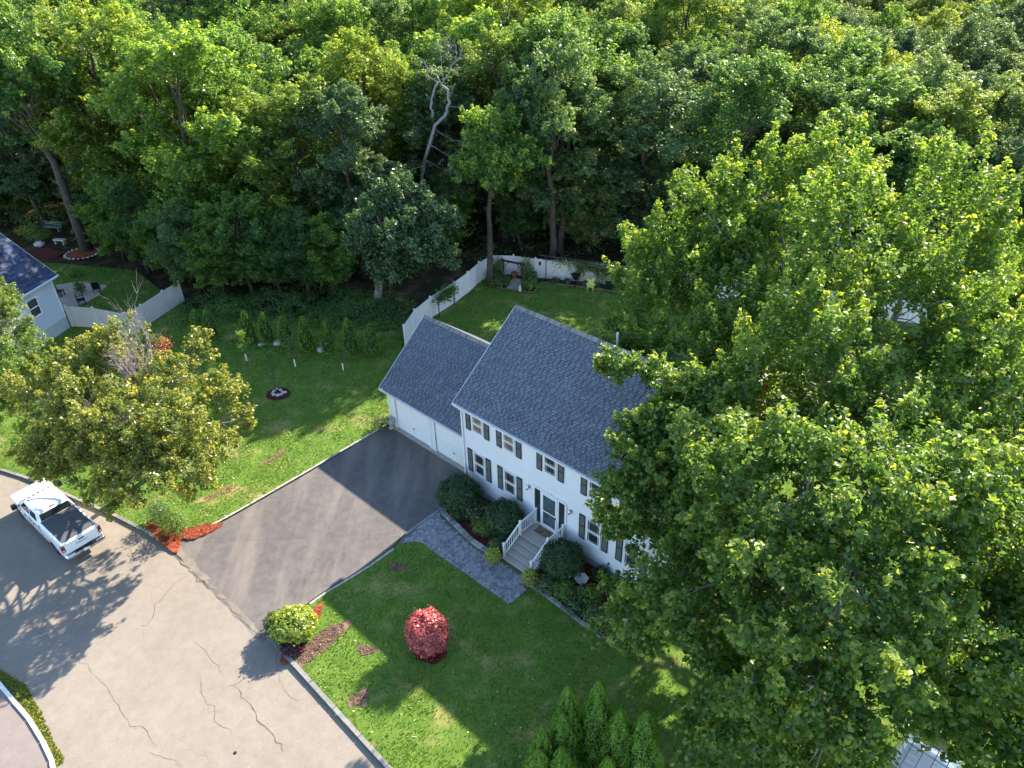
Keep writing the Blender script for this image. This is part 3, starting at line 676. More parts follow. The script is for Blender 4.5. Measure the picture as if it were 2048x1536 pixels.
# garage -----------------------------------------------------------
gb = hb()
D1, D2, GH = (-7.23, -4.12), (-3.60, -.55), 2.42
gb.box(-GW+.02, -.004, GS+.16, GB-.02, -.1, GE-.18, 1)
for a, b in ((-GW, D1[0]), (D1[1], D2[0]), (D2[1], -.004)): gb.box(a, b, GS, GS+.155, -.1, GE-.17, 1)
gb.box(-GW, -.006, GS+.002, GS+.15, GH, GE-.171, 1)
gb.add([(-GW+.03, GS, GE-.18), (-GW+.03, GB, GE-.18), (-GW+.03, GRV, GR-.14)], [(0, 1, 2)], 1)
for i in range(19):
    a = .3+i*.12; gb.add([(-GW-.010, GS, a), (-GW-.010, GB, a), (-GW+.004, GB, a+.12), (-GW+.004, GS, a+.12)], [(0,1,2,3)], 1)
gb.ob('garage_wall', M['siding'], house)
for a, b in (D1, D2):
    f = hb()
    f.box(a-.11, a, GS-.03, GS+.05, .0, GH+.10); f.box(b, b+.11, GS-.03, GS+.05, .0, GH+.10); f.box(a, b, GS-.03, GS+.05, GH, GH+.10)
    gf = f.ob('garage_door_frame', M['trim'], house)
    f = hb(); n = 4; hh = (GH-.04)/n
    f.box(a, b, GS+.10, GS+.13, .02, GH-.002)
    gd = f.ob('garage_door', M['trim'], house)
    for i in range(n):
        s = hb(); za = .03+i*hh; s.rbox(a+.01, b-.01, GS+.075, GS+.102, za, za+hh-.014, .006)
        ps = s.ob('door_section', M['trim'], gd)
        m_ = hb(); wdt = (b-a-.1)/6
        for j in range(6): m_.box(a+.09+j*wdt, a+.09+j*wdt+wdt-.1, GS+.064, GS+.076, za+.12, za+hh-.14)
        m_.ob('raised_panel', M['trim'], ps)
    s = hb(); s.box((a+b)/2-.05, (a+b)/2+.05, GS+.03, GS+.074, .62, .68); s.ob('door_handle', M['black'], gd)
g = hb(); g.box(-GW-.02, -.02, GS-.25, GS+.09, .0105, .02); g.ob('garage_sill', M['concrete'], house)
g = hb(); g.box(-GW-.03, -GW+.09, GS-.026, GS-.004, .02, GE-.2); g.ob('corner_trim', M['trim'], house)
# front steps ------------------------------------------------------
steps = empty('front_steps', W(6.33, -1.3), PSI, 'tan front steps with white baluster railings up to the storm door', 'steps')
def SW(u, v): return u-6.33, v+1.3
sx0, sx1 = -.98, .96
g = MB(); g.box(sx0, sx1, .02, 1.28, .0, .70); st = g.ob('landing_base', M['foundation'], steps)
g = MB(); g.rbox(sx0-.02, sx1+.02, -.07, 1.24, .702, .745, .012); g.ob('landing', M['step'], steps)
for i in range(4):
    zt = .60-.15*i; y1 = -.03-.335*i
    g = MB(); g.box(sx0+.01, sx1-.01, y1-.33, y1+.03, 0, zt-.04); rs = g.ob('riser', M['step'], steps)
    g = MB(); g.rbox(sx0-.02, sx1+.02, y1-.375, y1-.002, zt-.038, zt, .01, tone=.5+i*.1); g.ob('tread', M['step'], steps)
for sx in (sx0+.05, sx1-.05):
    rl = empty('railing', (0, 0, 0)); rl.parent = steps
    posts = [(1.17, .745, 1.72), (-.02, .745, 1.68), (-1.27, .15, 1.05)]
    for y, za, zb in posts:
        g = MB(); g.rbox(sx-.055, sx+.055, y-.055, y+.055, za, zb, .008); g.rbox(sx-.075, sx+.075, y-.075, y+.075, zb+.001, zb+.035, .012); g.rbox(sx-.03, sx+.03, y-.03, y+.03, zb+.036, zb+.06, .012); g.ob('post', M['trim'], rl)
    for (ya, za, zb), (yb, zc, zd) in zip(posts[:-1], posts[1:]):
        for off0, off1, th in ((zb-za-.13, zd-zc-.13, .035), (.10, .12, .03)):
            g = MB(); y_a, y_b = ya-.056, yb+.056; q0, q1 = za+off0, zc+off1
            g.add([(sx-.03, y_a, q0), (sx+.03, y_a, q0), (sx+.03, y_b, q1), (sx-.03, y_b, q1), (sx-.03, y_a, q0+th*2), (sx+.03, y_a, q0+th*2), (sx+.03, y_b, q1+th*2), (sx-.03, y_b, q1+th*2)],
                  [(0,3,2,1),(4,5,6,7),(0,1,5,4),(1,2,6,5),(2,3,7,6),(3,0,4,7)]); g.ob('rail', M['trim'], rl)
        n = 9
        for i in range(1, n):
            t = i/n; y = ya+(yb-ya)*t; lo = za+.14+(zc+.16-za-.14)*t; hi = zb-.12+(zd-.12-zb+.12)*t
            g = MB(); g.box(sx-.016, sx+.016, y-.016, y+.016, lo, hi); g.ob('baluster', M['trim'], rl)
x, y, _ = W(6.18, -.42)
g = MB(); g.rbox(-.46, .46, -.26, .26, 0, .018, .006); dm = g.ob('doormat', plain('patterned_doormat', (.20, .15, .09), .95, .5, 9, fine=16), loc=(x, y, .748), rot=(0, 0, PSI), label='small tan patterned doormat at the storm door', cat='doormat')
# ================================================================== PLANTS
def unit(a): return a / np.maximum(np.linalg.norm(a, axis=1, keepdims=True), 1e-9)
def leaves_mesh(name, P, Nn, size, tone, mat, aspect=.62, fold=.25):
    """one folded four-cornered leaf per point"""
    n = len(P); Nn = unit(Nn); T = unit(np.cross(Nn, rng.normal(size=(n, 3)))); B = np.cross(Nn, T)
    s = size[:, None]
    V = np.empty((n, 4, 3)); V[:, 0] = P - T*s*.5; V[:, 2] = P + T*s*.5
    up = Nn*s*fold*.5
    V[:, 1] = P + B*s*.5*aspect - T*s*.06 + up; V[:, 3] = P - B*s*.5*aspect - T*s*.06 + up
    me = bpy.data.meshes.new(name); me.vertices.add(4*n); me.vertices.foreach_set('co', V.astype(np.float32).ravel())
    me.loops.add(4*n); me.loops.foreach_set('vertex_index', np.arange(4*n, dtype=np.int32))
    me.polygons.add(n); me.polygons.foreach_set('loop_start', np.arange(0, 4*n, 4, dtype=np.int32))
    a = me.attributes.new('tone', 'FLOAT', 'FACE'); a.data.foreach_set('value', np.clip(tone, 0, 1).astype(np.float32))
    me.materials.append(mat); me.update(); return me
def sprays(lobes, nb, tpb, per, L, wd, leaf, up=.5, droop=0., bl=1.6, br=.7, seed=1, shell=(.7, 1.0), jitter=.3, low=-0.35):
    """foliage: boughs spread over the skins of the lobes, twigs over each bough, a tapering spray of leaves on each twig"""
    r = np.random.default_rng(seed)
    C_ = np.array([l[:3] for l in lobes], float); Rr = np.array([l[3] for l in lobes], float)
    Sq = np.array([l[4] if len(l) > 4 else .85 for l in lobes], float)
    area = Rr**2; k = r.choice(len(lobes), nb*3, p=area/area.sum())
    d = unit(r.normal(size=(nb*3, 3)))
    keep = d[:, 2] > low + r.normal(size=len(d))*.15; k, d = k[keep], d[keep]
    rad = Rr[k]*(shell[0] + (shell[1]-shell[0])*r.random(len(k)))
    p = C_[k] + d*rad[:, None]*np.stack([np.ones(len(k)), np.ones(len(k)), Sq[k]], 1)
    deep = np.zeros(len(p), bool)
    for c, rr, sq in zip(C_, Rr, Sq):
        q = (p - c); q[:, 2] /= sq; deep |= np.linalg.norm(q, axis=1) < rr*.55
    sel = ~deep | (r.random(len(p)) < .08); p, d = p[sel][:nb], d[sel][:nb]; nb = len(p)
    ctr = C_.mean(0); out = unit(p - ctr)
    bax = unit(d*.6 + out*.35 + np.array([0, 0, up]) + r.normal(size=d.shape)*jitter*.7)
    bs = .55+.9*r.random(nb)
    # twigs
    bi = np.repeat(np.arange(nb), np.maximum(3, (tpb*bs**1.6).astype(int))); n = len(bi)
    t = r.random(n)**.8; e1 = unit(np.cross(bax, np.array([.3, .2, 1.0]))); e2 = np.cross(bax, e1); an = r.random(n)*6.283
    rd = e1[bi]*np.cos(an)[:, None] + e2[bi]*np.sin(an)[:, None]
    rr = br*bs[bi]*(.35+.65*r.random(n))*(1.04-t)**.6
    tp = p[bi] + bax[bi]*((t-.45)*bl*bs[bi])[:, None] + rd*rr[:, None]
    ax = unit(bax[bi]*.55 + rd*.75*(1.1-t)[:, None] + np.array([0, 0, up*.5]) + r.normal(size=tp.shape)*jitter)
    Ls = L*(.6+.8*r.random(n)); Ws = wd*(.65+.7*r.random(n))
    cnt = np.maximum(5, (per*(Ls/L)*(Ws/wd)*(.5+r.random(n))).astype(int)); idx = np.repeat(np.arange(n), cnt); m_ = len(idx)
    tt = r.random(m_)**.9; e1 = unit(np.cross(ax, np.array([.3, .2, 1.0]))); e2 = np.cross(ax, e1)
    an = r.random(m_)*6.283; r2 = Ws[idx]*np.sqrt(r.random(m_))*(1.05-tt)**.55
    radial = e1[idx]*np.cos(an)[:, None] + e2[idx]*np.sin(an)[:, None]
    P = tp[idx] + ax[idx]*((tt-.35)*Ls[idx])[:, None] + radial*r2[:, None]
    P[:, 2] -= droop*(r2+tt*Ls[idx]*.3)*1.2
    Nn = radial*.5 + np.array([0, 0, .7]) + ax[idx]*.25 + r.normal(size=P.shape)*.6
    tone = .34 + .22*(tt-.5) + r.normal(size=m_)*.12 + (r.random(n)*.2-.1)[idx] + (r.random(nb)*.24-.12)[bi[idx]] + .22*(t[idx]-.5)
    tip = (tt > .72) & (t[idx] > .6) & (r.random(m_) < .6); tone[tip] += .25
    return P, Nn, leaf*(.65+.7*r.random(m_)), tone, tp, ax
def branches(mb, base, top, lobes, tips, r0, seed=1, twigs=200, sides=7, lean=.0, fork=.45, limb_r=.34, wob=.06):
    r = random.Random(seed); base = Vector(base); top = Vector(top); H = (top-base).length
    pts = []; rads = []; n = 9
    for i in range(n):
        t = i/(n-1); p = base.lerp(top, t) + Vector((r.uniform(-1, 1), r.uniform(-1, 1), 0))*H*.015*(0 if i == 0 else 1)
        pts.append(p); rads.append(r0*(1-.80*t)*(1.25 if i == 0 else 1))
    mb.tube(pts, rads, max(sides, 8)); ends = []
    for l in lobes:
        c = Vector(l[:3]); t = max(.18, min(.92, fork + .5*((c.z-base.z)/H-.5)))
        s = base.lerp(top, t); mid = s.lerp(c, .5) + Vector((0, 0, -.08*(c-s).length)); q = []; rd = []
        rr = r0*limb_r*(1-.4*t)
        for i in range(7):
            a = i/6; p = s.lerp(mid, a).lerp(mid.lerp(c, a), a) + Vector((r.uniform(-1, 1), r.uniform(-1, 1), r.uniform(-1, 1)))*(c-s).length*wob*.5*(a > 0); q.append(p); rd.append(rr*(1-.75*a)+.015)
        mb.tube(q, rd, sides); ends.append((c, q, rr))
    idx = list(range(len(tips))); r.shuffle(idx)
    for j in idx[:twigs]:
        p = Vector(tips[j]); c, q, rr = min(ends, key=lambda e: (e[0]-p).length); k_ = r.uniform(2.5, 5.99); s = q[int(k_)].lerp(q[int(k_)+1], k_-int(k_))
        if (p-s).length > 3.2 or (p-s).length < .3: continue
        s = s.lerp(p, r.uniform(0, .35)) if r.random() < .5 else s
        md = s.lerp(p, .5) + Vector((r.uniform(-.2, .2), r.uniform(-.2, .2), r.uniform(-.1, .3)))
        mb.tube([s, s.lerp(md, .6), md, p], [rr*.30+.006, rr*.24+.006, rr*.16+.004, .006], 4, cap=False)
# ---------------------------------------------------------------- grass tufts
def tufts(name, poly, n, mat, h=(.05, .10), wd=.045, z=0., seed=3, avoid=(), tone0=.4, var=.22, patchy=True, xr=None, label=None):
    r = np.random.default_rng(seed); poly = np.array(poly); lo, hi = poly.min(0), poly.max(0)
    if xr: lo = np.maximum(lo, xr[0]); hi = np.minimum(hi, xr[1])
    x = r.uniform(lo[0], hi[0], n); y = r.uniform(lo[1], hi[1], n); ok = inpoly(poly, x, y)
    for a in avoid: ok &= ~inpoly(a, x, y)
    nz = np.sin(x*1.3+2*np.sin(y*.7))*np.sin(y*1.1+2*np.sin(x*.6)) + .5*np.sin(x*3.1+y*2.3)*np.sin(y*3.7-x*1.2)
    if patchy: ok &= r.random(n) < .66+.42*nz
    x, y, nz = x[ok], y[ok], nz[ok]; m_ = len(x); a = r.random(m_)*6.283; hh = r.uniform(*h, m_); lean = r.normal(size=(m_, 2))*.05
    V = np.empty((m_, 2, 3, 3)); T = np.empty((m_, 2))
    for k in (0, 1):
        ca, sa = np.cos(a+k*1.4)*wd*.5, np.sin(a+k*1.4)*wd*.5
        V[:, k, 0] = np.stack([x-ca, y-sa, np.full(m_, z-.005)], 1); V[:, k, 1] = np.stack([x+ca, y+sa, np.full(m_, z-.005)], 1)
        V[:, k, 2] = np.stack([x+lean[:, 0]+sa*.8, y+lean[:, 1]-ca*.8, z+hh*(1 if k == 0 else .75)], 1)
        T[:, k] = tone0+nz*.13+r.normal(size=m_)*var
    me = bpy.data.meshes.new(name); q = m_*2
    me.vertices.add(3*q); me.vertices.foreach_set('co', V.astype(np.float32).ravel()); me.loops.add(3*q); me.loops.foreach_set('vertex_index', np.arange(3*q, dtype=np.int32))
    me.polygons.add(q); me.polygons.foreach_set('loop_start', np.arange(0, 3*q, 3, dtype=np.int32))
    at = me.attributes.new('tone', 'FLOAT', 'FACE'); at.data.foreach_set('value', np.clip(T, 0, 1).astype(np.float32).ravel()); me.materials.append(mat); me.update()
    return link(name, me, kind='stuff', label=label)
HOUSE_UV = [W(-GW-.1, GS)[:2], W(-.1, GS)[:2], W(-.1, 0)[:2], W(HL+.1, 0)[:2], W(HL+.1, HD)[:2], W(-.1, HD)[:2], W(-GW-.1, GB)[:2]]
avoid = HOLES + [HOUSE_UV, UVP(walk_poly), UVP(BEDL), UVP(BEDR), UVP(DL[::-1]+[(0, 1), (.3, -4.9)]+DR), GP([(118, 590), (112, 570), (160, 563), (215, 571), (196, 592), (160, 612), (125, 622)])]
near_lawn = [(-50, 10), (-50, 48), (-8, 50), (20, 34), (20, 10)]
tufts('grass', lawn_poly, 330000, M['blade'], seed=3, avoid=avoid, xr=((-34, 12), (22, 50)), label='lawn grass round the house and driveway')
tufts('grass', lawn_poly, 70000, M['blade'], h=(.07, .13), wd=.09, seed=4, avoid=avoid, xr=((-45, 46), (30, 66)), label='grass of the back yards and side lawn')
tufts('weeds', GP([(-40, 1300), (0, 1340), (50, 1370), (85, 1430), (105, 1480), (130, 1520), (112, 1536), (100, 1522), (82, 1484), (55, 1440), (25, 1405), (0, 1375)], ZS), 30000, leafmat('kerb_weeds', (.10, .14, .02), (.24, .26, .03), (.42, .36, .05), .3, (1, 1, .4), .02, 0), h=(.04, .10), wd=.08, z=ZS, seed=5, xr=((-30, 10), (-10, 24)), patchy=False, label='yellow-green weeds growing along the white kerb')
# fallen leaves on the lawns
n = 900; r = np.random.default_rng(9); fx = r.uniform(-30, 12, n); fy = r.uniform(14, 50, n); ok = inpoly(lawn_poly, fx, fy)
for a in [HOUSE_UV]: ok &= ~inpoly(a, fx, fy)
fx, fy = fx[ok], fy[ok]; P = np.stack([fx, fy, np.full(len(fx), .09)], 1)
fl = leaves_mesh('fallen_leaves', P, np.array([0, 0, 1.])+r.normal(size=P.shape)*.3, r.uniform(.05, .11, len(P)), r.random(len(P)), leafmat('fallen_yellow_leaves', (.25, .16, .05), (.45, .38, .16), (.6, .55, .35), .2, (1, 1, .6), .03, 0))
link('fallen_leaves', fl, kind='stuff', label='small pale fallen leaves scattered over the lawn')
# ---------------------------------------------------------------- tree builder
def tree(name, base, lobes, mat, bark, label, cat='tree', group=None, nb=150, tpb=14, per=20, L=.6, wd=.25, leaf=.14, bl=1.6, br=.7, up=.5, droop=0, extra=None, r0=.25, top=None, twigs=200, seed=1, limbs=True, world=True, crown_kw={}, **k):
    """lobes in world coordinates when world, else relative to the base"""
    bx, by, bz = base
    lb = [((l[0]-bx, l[1]-by, l[2]-bz) + tuple(l[3:])) if world else l for l in lobes]
    P, Nn, sz, tn, tips, ax = sprays(lb, nb, tpb, per, L, wd, leaf, up, droop, bl, br, seed=seed, **crown_kw)
    if extra:
        e2 = [((l[0]-bx, l[1]-by, l[2]-bz) + tuple(l[3:])) for l in extra[0]]
        Q = sprays(e2, seed=seed+3, **extra[1]); P = np.concatenate([P, Q[0]]); Nn = np.concatenate([Nn, Q[1]]); sz = np.concatenate([sz, Q[2]]); tn = np.concatenate([tn, Q[3]]); tips = np.concatenate([tips, Q[4][::3]])
    root = empty(name, base, 0, label, cat, group)
    link('crown', leaves_mesh('crown', P, Nn, sz, tn, mat), root)
    zt = max(l[2]+l[3]*.4 for l in lb); xt = sum(l[0] for l in lb)/len(lb); yt = sum(l[1] for l in lb)/len(lb)
    mb = MB(); tp = top if top else (xt*.8, yt*.8, zt)
    branches(mb, (0, 0, -.1), tp, lb if limbs else [], tips, r0, seed, twigs)
    link('trunk', mb.mesh('trunk', bark, True), root)
    return root
def L_(px, py, z, r, sq=.85): x, y, _ = G(px, py, z); return (x, y, z, r, sq)
def sunfit(L):
    """keep boughs left of the house's right end low enough that the front lawn strip beyond the ridge shadow stays sunny"""
    out = []
    for n_, (x, y, z, rr, sq) in enumerate(L):
        mg = rr+.5 if n_ == 2 else rr+2.0
        d = Vector((x, y, z-CAMH)); z2 = z
        while z2 > 3:
            k = (z2-CAMH)/d.z; X, Y = d.x*k, d.y*k; u, v = UV(X, Y)
            if u + .06*v > 13.2 + rr*.3 or z2+mg <= (v+10.2)/1.596: break
            z2 -= .15
        k = (z2-CAMH)/d.z; out.append((d.x*k, d.y*k, z2, rr, sq))
    return out
# big maples right of the house -------------------------------------
bA = G(1660, 1060); bB = G(1640, 1290)
lobesA = [L_(1650, 370, 16.5, 2.6, 1.1), L_(1520, 400, 15.5, 2.6, 1.1), L_(1420, 440, 14, 2.4, 1.1), L_(1340, 520, 12, 2.4), L_(1330, 640, 10, 2.8), L_(1300, 560, 10, 2.2), L_(1300, 690, 9, 1.8), L_(1480, 660, 11.5, 2.6), L_(1400, 560, 12, 2.4), L_(1440, 600, 12.5, 2.8), L_(1560, 520, 15, 3), L_(1700, 500, 15.5, 3, 1.1),
          L_(1860, 440, 15.5, 2.6, 1.2), L_(1800, 620, 14, 3), L_(1930, 600, 13, 2.8, 1.1), L_(2040, 560, 13, 2.6), L_(1640, 700, 13, 3), L_(1500, 740, 11, 2.6), L_(1370, 745, 9.2, 2.0, .6), L_(1268, 735, 9.8, 1.15, .45),
          L_(1990, 760, 12, 3), L_(1860, 780, 12, 3), L_(1720, 860, 10.5, 2.6), L_(2090, 900, 11, 3)]
lobesB = [W(13.1, -.3, 7.1)+(1.6, .8), W(13.1, 1.7, 8.6)+(1.6, .8), W(13.6, 1.6, 5.7)+(1.4, .8), L_(1450, 960, 10.5, 2.6), L_(1600, 980, 12.2, 2.8), L_(1760, 1000, 12.5, 2.8), L_(1920, 1040, 12, 2.8), L_(2060, 1120, 10.5, 2.6),
          L_(1300, 1235, 5.0, 1.7), L_(1262, 1232, 4.0, 1.15), L_(1350, 1275, 4.5, 1.2), L_(1445, 1390, 4.6, 1.4), L_(1475, 1470, 4.0, 1.3), L_(1560, 1530, 4.5, 1.4), L_(1250, 1180, 3.6, .8), L_(1420, 1170, 8, 2.3), L_(1560, 1180, 10, 2.6), L_(1720, 1200, 10.8, 2.6), L_(1880, 1230, 10, 2.6), L_(2020, 1320, 8.8, 2.4),
          L_(1447, 1030, 5.5, 2.4), L_(1535, 1095, 6, 2.4), L_(1595, 904, 8, 2.4), L_(1535, 829, 8.5, 2.2), L_(1672, 1089, 6, 2.4), L_(1520, 1370, 6.5, 2.0), L_(1510, 1500, 5.2, 1.6), L_(1640, 1380, 8.4, 2.3), L_(1640, 1500, 7, 1.8), L_(1780, 1350, 8.4, 1.9), L_(1950, 1390, 7.6, 1.6), L_(2020, 1450, 7, 1.6), L_(1990, 1510, 6.2, 1.5), L_(2050, 1540, 6, 1.6), L_(1440, 1190, 4.8, 1.6), L_(1360, 1100, 5, 1.2)]  # includes hidden low lobes added to shade the lawn and drive
lobesA = sunfit(lobesA) + [W(13.6, 4.4, 10)+(1.7, .8), W(13.8, 7, 11)+(2, .8)]
lobesB = lobesB + [(20, 21, 7, 2.6, .8), (18.6, 18.8, 5.6, 1.9, .8), (21.5, 19.5, 6.6, 2.2, .8), (22.5, 23, 9, 2.6, .8)]  # extra crown lobes added to keep the van in shade
def house_hit(px, py, off):
    """spot just above the front roof or before the front wall, for boughs that hang low over the house"""
    d = (_F*FOC + _R*(px-1024) - _U*(py-768)).normalized(); t = 25.0
    while t < 60:
        X = Vector((0, 0, CAMH)) + d*t; u, v = UV(X.x, X.y)
        if -.2 < v < RV and X.z < EV + (v+OV)*(RG-EV)/(RV+OV) or v >= 0 and X.z < EV or X.z < 0: break
        t += .05
    X = Vector((0, 0, CAMH)) + d*(t-off); return (X.x, X.y, X.z)
over = [(1195, 742), (1245, 718), (1330, 740), (1345, 790), (1285, 830), (1290, 850), (1240, 865), (1250, 910), (1222, 950), (1203, 985), (1213, 1040), (1250, 1070), (1300, 1060), (1330, 1130), (1420, 1130), (1450, 760), (1350, 740)]
rr_ = random.Random(31); low = []
while len(low) < 120:
    px, py = rr_.uniform(1190, 1450), rr_.uniform(715, 1130)
    if inpoly(over, [px], [py])[0]: low.append(house_hit(px, py, rr_.uniform(2.7, 4.0)) + (.7, .7))
for px, py in ((1212, 738), (1232, 736), (1255, 732), (1278, 730), (1300, 738), (1320, 750)): low += [house_hit(px, py, 2.8) + (.4, .5)]*2
EX = (low, dict(nb=300, tpb=9, per=20, L=.5, wd=.24, leaf=.18, up=.2, bl=.85, br=.48, shell=(.3, 1.0)))
mk = dict(shell=(.45, 1.0))
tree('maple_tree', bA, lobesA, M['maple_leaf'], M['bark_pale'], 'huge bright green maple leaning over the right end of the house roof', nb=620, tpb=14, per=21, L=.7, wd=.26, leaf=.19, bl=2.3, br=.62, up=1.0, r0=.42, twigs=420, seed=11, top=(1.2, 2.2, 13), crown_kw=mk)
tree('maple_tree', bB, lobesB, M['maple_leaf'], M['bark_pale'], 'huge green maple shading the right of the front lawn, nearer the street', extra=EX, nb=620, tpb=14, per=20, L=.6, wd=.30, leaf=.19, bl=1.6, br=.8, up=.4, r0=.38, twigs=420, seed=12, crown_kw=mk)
# yellowing tree by the truck ---------------------------------------
bC = G(312, 945)
lobesC = [L_(250, 700, 8.2, 1.6), L_(170, 730, 7.5, 1.7), L_(330, 770, 7.5, 1.6), L_(390, 700, 7.2, 1.0), L_(90, 790, 6.2, 1.5), L_(170, 820, 7.2, 1.8), L_(260, 840, 7.6, 1.8), L_(350, 850, 7.0, 1.7), L_(440, 790, 6.0, 1.4), L_(465, 850, 5.2, .8),
          L_(120, 900, 5.4, 1.5), L_(200, 930, 5.6, 1.7), L_(290, 950, 5.6, 1.3), L_(380, 930, 5.4, 1.5), L_(430, 900, 5, 1.1), L_(200, 990, 4.0, .8), L_(110, 940, 4.6, .9), L_(90, 860, 5.6, 1.1), L_(240, 990, 4.2, 1.0), L_(60, 800, 5.6, .9), L_(400, 970, 4.2, .9), L_(230, 900, 5.5, 1.6), L_(310, 890, 6, 1.5), L_(140, 850, 6, 1.6)]
tC = tree('maple_tree', bC, lobesC, M['gold_leaf'], M['bark_pale'], 'yellowing maple with bare twigs at its top, overhanging the white pickup truck', nb=450, tpb=12, per=20, L=.42, wd=.22, leaf=.135, bl=1.0, br=.5, up=.25, r0=.22, twigs=700, seed=13, crown_kw=dict(shell=(.45, 1.05)))
mb = MB(); r = random.Random(4); S0 = Vector(G(285, 800, 7.2)) - Vector(bC)
def twig(p, d, L, rad, dep):
    q = [p]; n = 4
    for i in range(n): d = (d + Vector((r.uniform(-.25, .25), r.uniform(-.25, .25), r.uniform(-.1, .2)))).normalized(); q.append(q[-1] + d*L/n)
    mb.tube(q, [rad*(1-.6*i/n) for i in range(n+1)], 4, cap=False)
    if dep:
        for _ in range(4):
            j = r.randint(1, n); twig(q[j], (d + Vector((r.uniform(-.9, .9), r.uniform(-.9, .9), r.uniform(-.1, .7)))).normalized(), L*r.uniform(.45, .75), rad*.5, dep-1)
for a in range(6):
    e = Vector(G(262 + a*14, 668 + abs(a-5)*9, 9.4)) - Vector(bC); twig(S0, (e-S0).normalized(), (e-S0).length*.8, .04, 3)
link('bare_twigs', mb.mesh('bare_twigs', M['bark_twig']), tC)
P = np.array([Vector(G(325+r.gauss(0, 9), 690+r.gauss(0, 11), 8.6+r.gauss(0, .2))) - Vector(bC) for _ in range(260)])
link('red_leaves', leaves_mesh('red_leaves', P, rng.normal(size=P.shape), np.full(len(P), .11), rng.random(len(P)), leafmat('rusty_red_leaves', (.18, .03, .02), (.3, .07, .05), (.4, .15, .1), .3, (1, .8, .6), .03, 0)), tC)
# tree at the left frame edge
bD = G(30, 800); lobesD = [L_(-10, 640, 6.5, 1.7), L_(30, 720, 6, 1.6), L_(-30, 740, 6.5, 2), L_(-60, 680, 6.5, 2), L_(10, 790, 4.8, 1.4), L_(50, 690, 5.2, .9), L_(-70, 800, 5, 2), L_(20, 660, 6.2, 1.3), L_(60, 740, 5.2, 1.0), L_(20, 820, 4, 1.1), L_(0, 600, 7, 1.2)]
tree('young_tree', bD, lobesD, M['elm_leaf'], M['bark_pale'], 'light green tree in front of the neighbouring house', nb=190, tpb=12, per=24, L=.42, wd=.20, leaf=.12, bl=1.1, br=.5, up=.4, r0=.16, twigs=150, seed=14, crown_kw=dict(shell=(.4, 1.05)))
# ---------------------------------------------------------------- forest
def proto_crown(seed, H, R, zb, kind, nb, tpb, per, L, wd, leaf, up, droop, bl, br, mat):
    r = random.Random(seed); lb = []
    n = 13
    for i in range(n):
        t = i/(n-1); z = zb + (H-zb)*(.12+.80*t); w_ = R*math.sin(math.pi*min(1, .20+.72*(1-t)**.8))*.62
        a = i*2.4 + r.uniform(-.4, .4); rr = R*r.uniform(.36, .50)*(1-.25*t)
        lb.append((w_*math.cos(a), w_*math.sin(a), z, rr, r.uniform(.7, 1.0)))
    lb.append((0, 0, H-R*.35, R*.42, .9))
    P, Nn, sz, tn, tips, ax = sprays(lb, nb, tpb, per, L, wd, leaf, up, droop, bl, br, seed=seed, shell=(.55, 1.05))
    cm = leaves_mesh('crown_'+kind, P, Nn, sz, tn, mat)
    mb = MB(); branches(mb, (0, 0, -.2), (r.uniform(-.6, .6), r.uniform(-.6, .6), H*.86), lb, tips, .30*H/18, seed, 60, 5, limb_r=.3)
    return cm, mb.mesh('trunk_'+kind, M['bark'], True)
protos = []
for i, (kd, mt, H, R, zb, up, dr) in enumerate([('oak', 'oak_leaf', 19, 4.4, 3, .35, .35), ('hickory', 'hick_leaf', 20, 4.0, 4, .1, .7), ('elm', 'elm_leaf', 18, 4.2, 3.5, .5, .1), ('oak', 'oak_leaf', 17, 4.0, 3, .4, .3),
                                            ('hickory', 'hick_leaf', 18, 4.4, 2.5, .15, .6), ('elm', 'elm_leaf', 20, 3.8, 5, .5, .2), ('oak', 'oak_leaf', 15, 3.8, 2, .4, .3)]):
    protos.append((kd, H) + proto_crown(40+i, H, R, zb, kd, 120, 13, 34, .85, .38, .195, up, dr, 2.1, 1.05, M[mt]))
KIND = {'oak': ('oak_tree', 'oak tree', 'mid green leafy oak in the wood'), 'hickory': ('hickory_tree', 'tree', 'grey-green drooping-leaved tree in the wood'), 'elm': ('elm_tree', 'tree', 'yellow-green tree in the wood')}
def place(pi, x, y, h, label=None, rz=None, wide=1.0, group='woodland trees behind the houses'):
    kd, H, cm, tm = protos[pi]; k = h/H
    root = empty(KIND[kd][0], (x, y, ZG), random.uniform(0, 6.28) if rz is None else rz, label, 'tree', group)
    root.scale = (k*wide, k*wide, k)
    link('crown', cm, root); link('trunk', tm, root)
    return root
def woods_y(x):
    B = [(-95, 70), (-62, 70), (-50, 72), (-42, 70), (-35, 66), (-29, 60.5), (-24, 57.5), (-12, 57), (-7, 58.5), (-3, 62.5), (10, 61.5), (20, 59), (30, 54), (45, 49), (60, 45), (95, 40)]
    for (a, ya), (b, yb) in zip(B[:-1], B[1:]):
        if a <= x <= b: return ya + (yb-ya)*(x-a)/(b-a)
    return 50
def hmax(x, y):
    """how tall a tree may be there so that the driveway and lower lawn stay in the sun"""
    return min(_hm(x, y, o) for o in (-4.2, -2, 0, 2, 4.2))
def _hm(x, y, o):
    u, v = UV(x, y); u2 = u + .0575*v + o
    if -9.5 < u2 < 1.2: return (v+3.8)/1.596
    if -14 < u2 <= -9.5: return (v+7.0)/1.596
    if u2 < -30: return 30
    if u2 <= -14: return (v+13.5)/1.596
    if 1.2 <= u2 < 3.6: return (v+9.0)/1.596
    if 3.6 <= u2 < 6.6: return (v+9.5)/1.596
    return (v+10.0)/1.596
FT = []; r = random.Random(21)
def spot(x, y, dmin): return all((x-a)**2+(y-b)**2 > dmin**2 for a, b in FT)
tries = 0
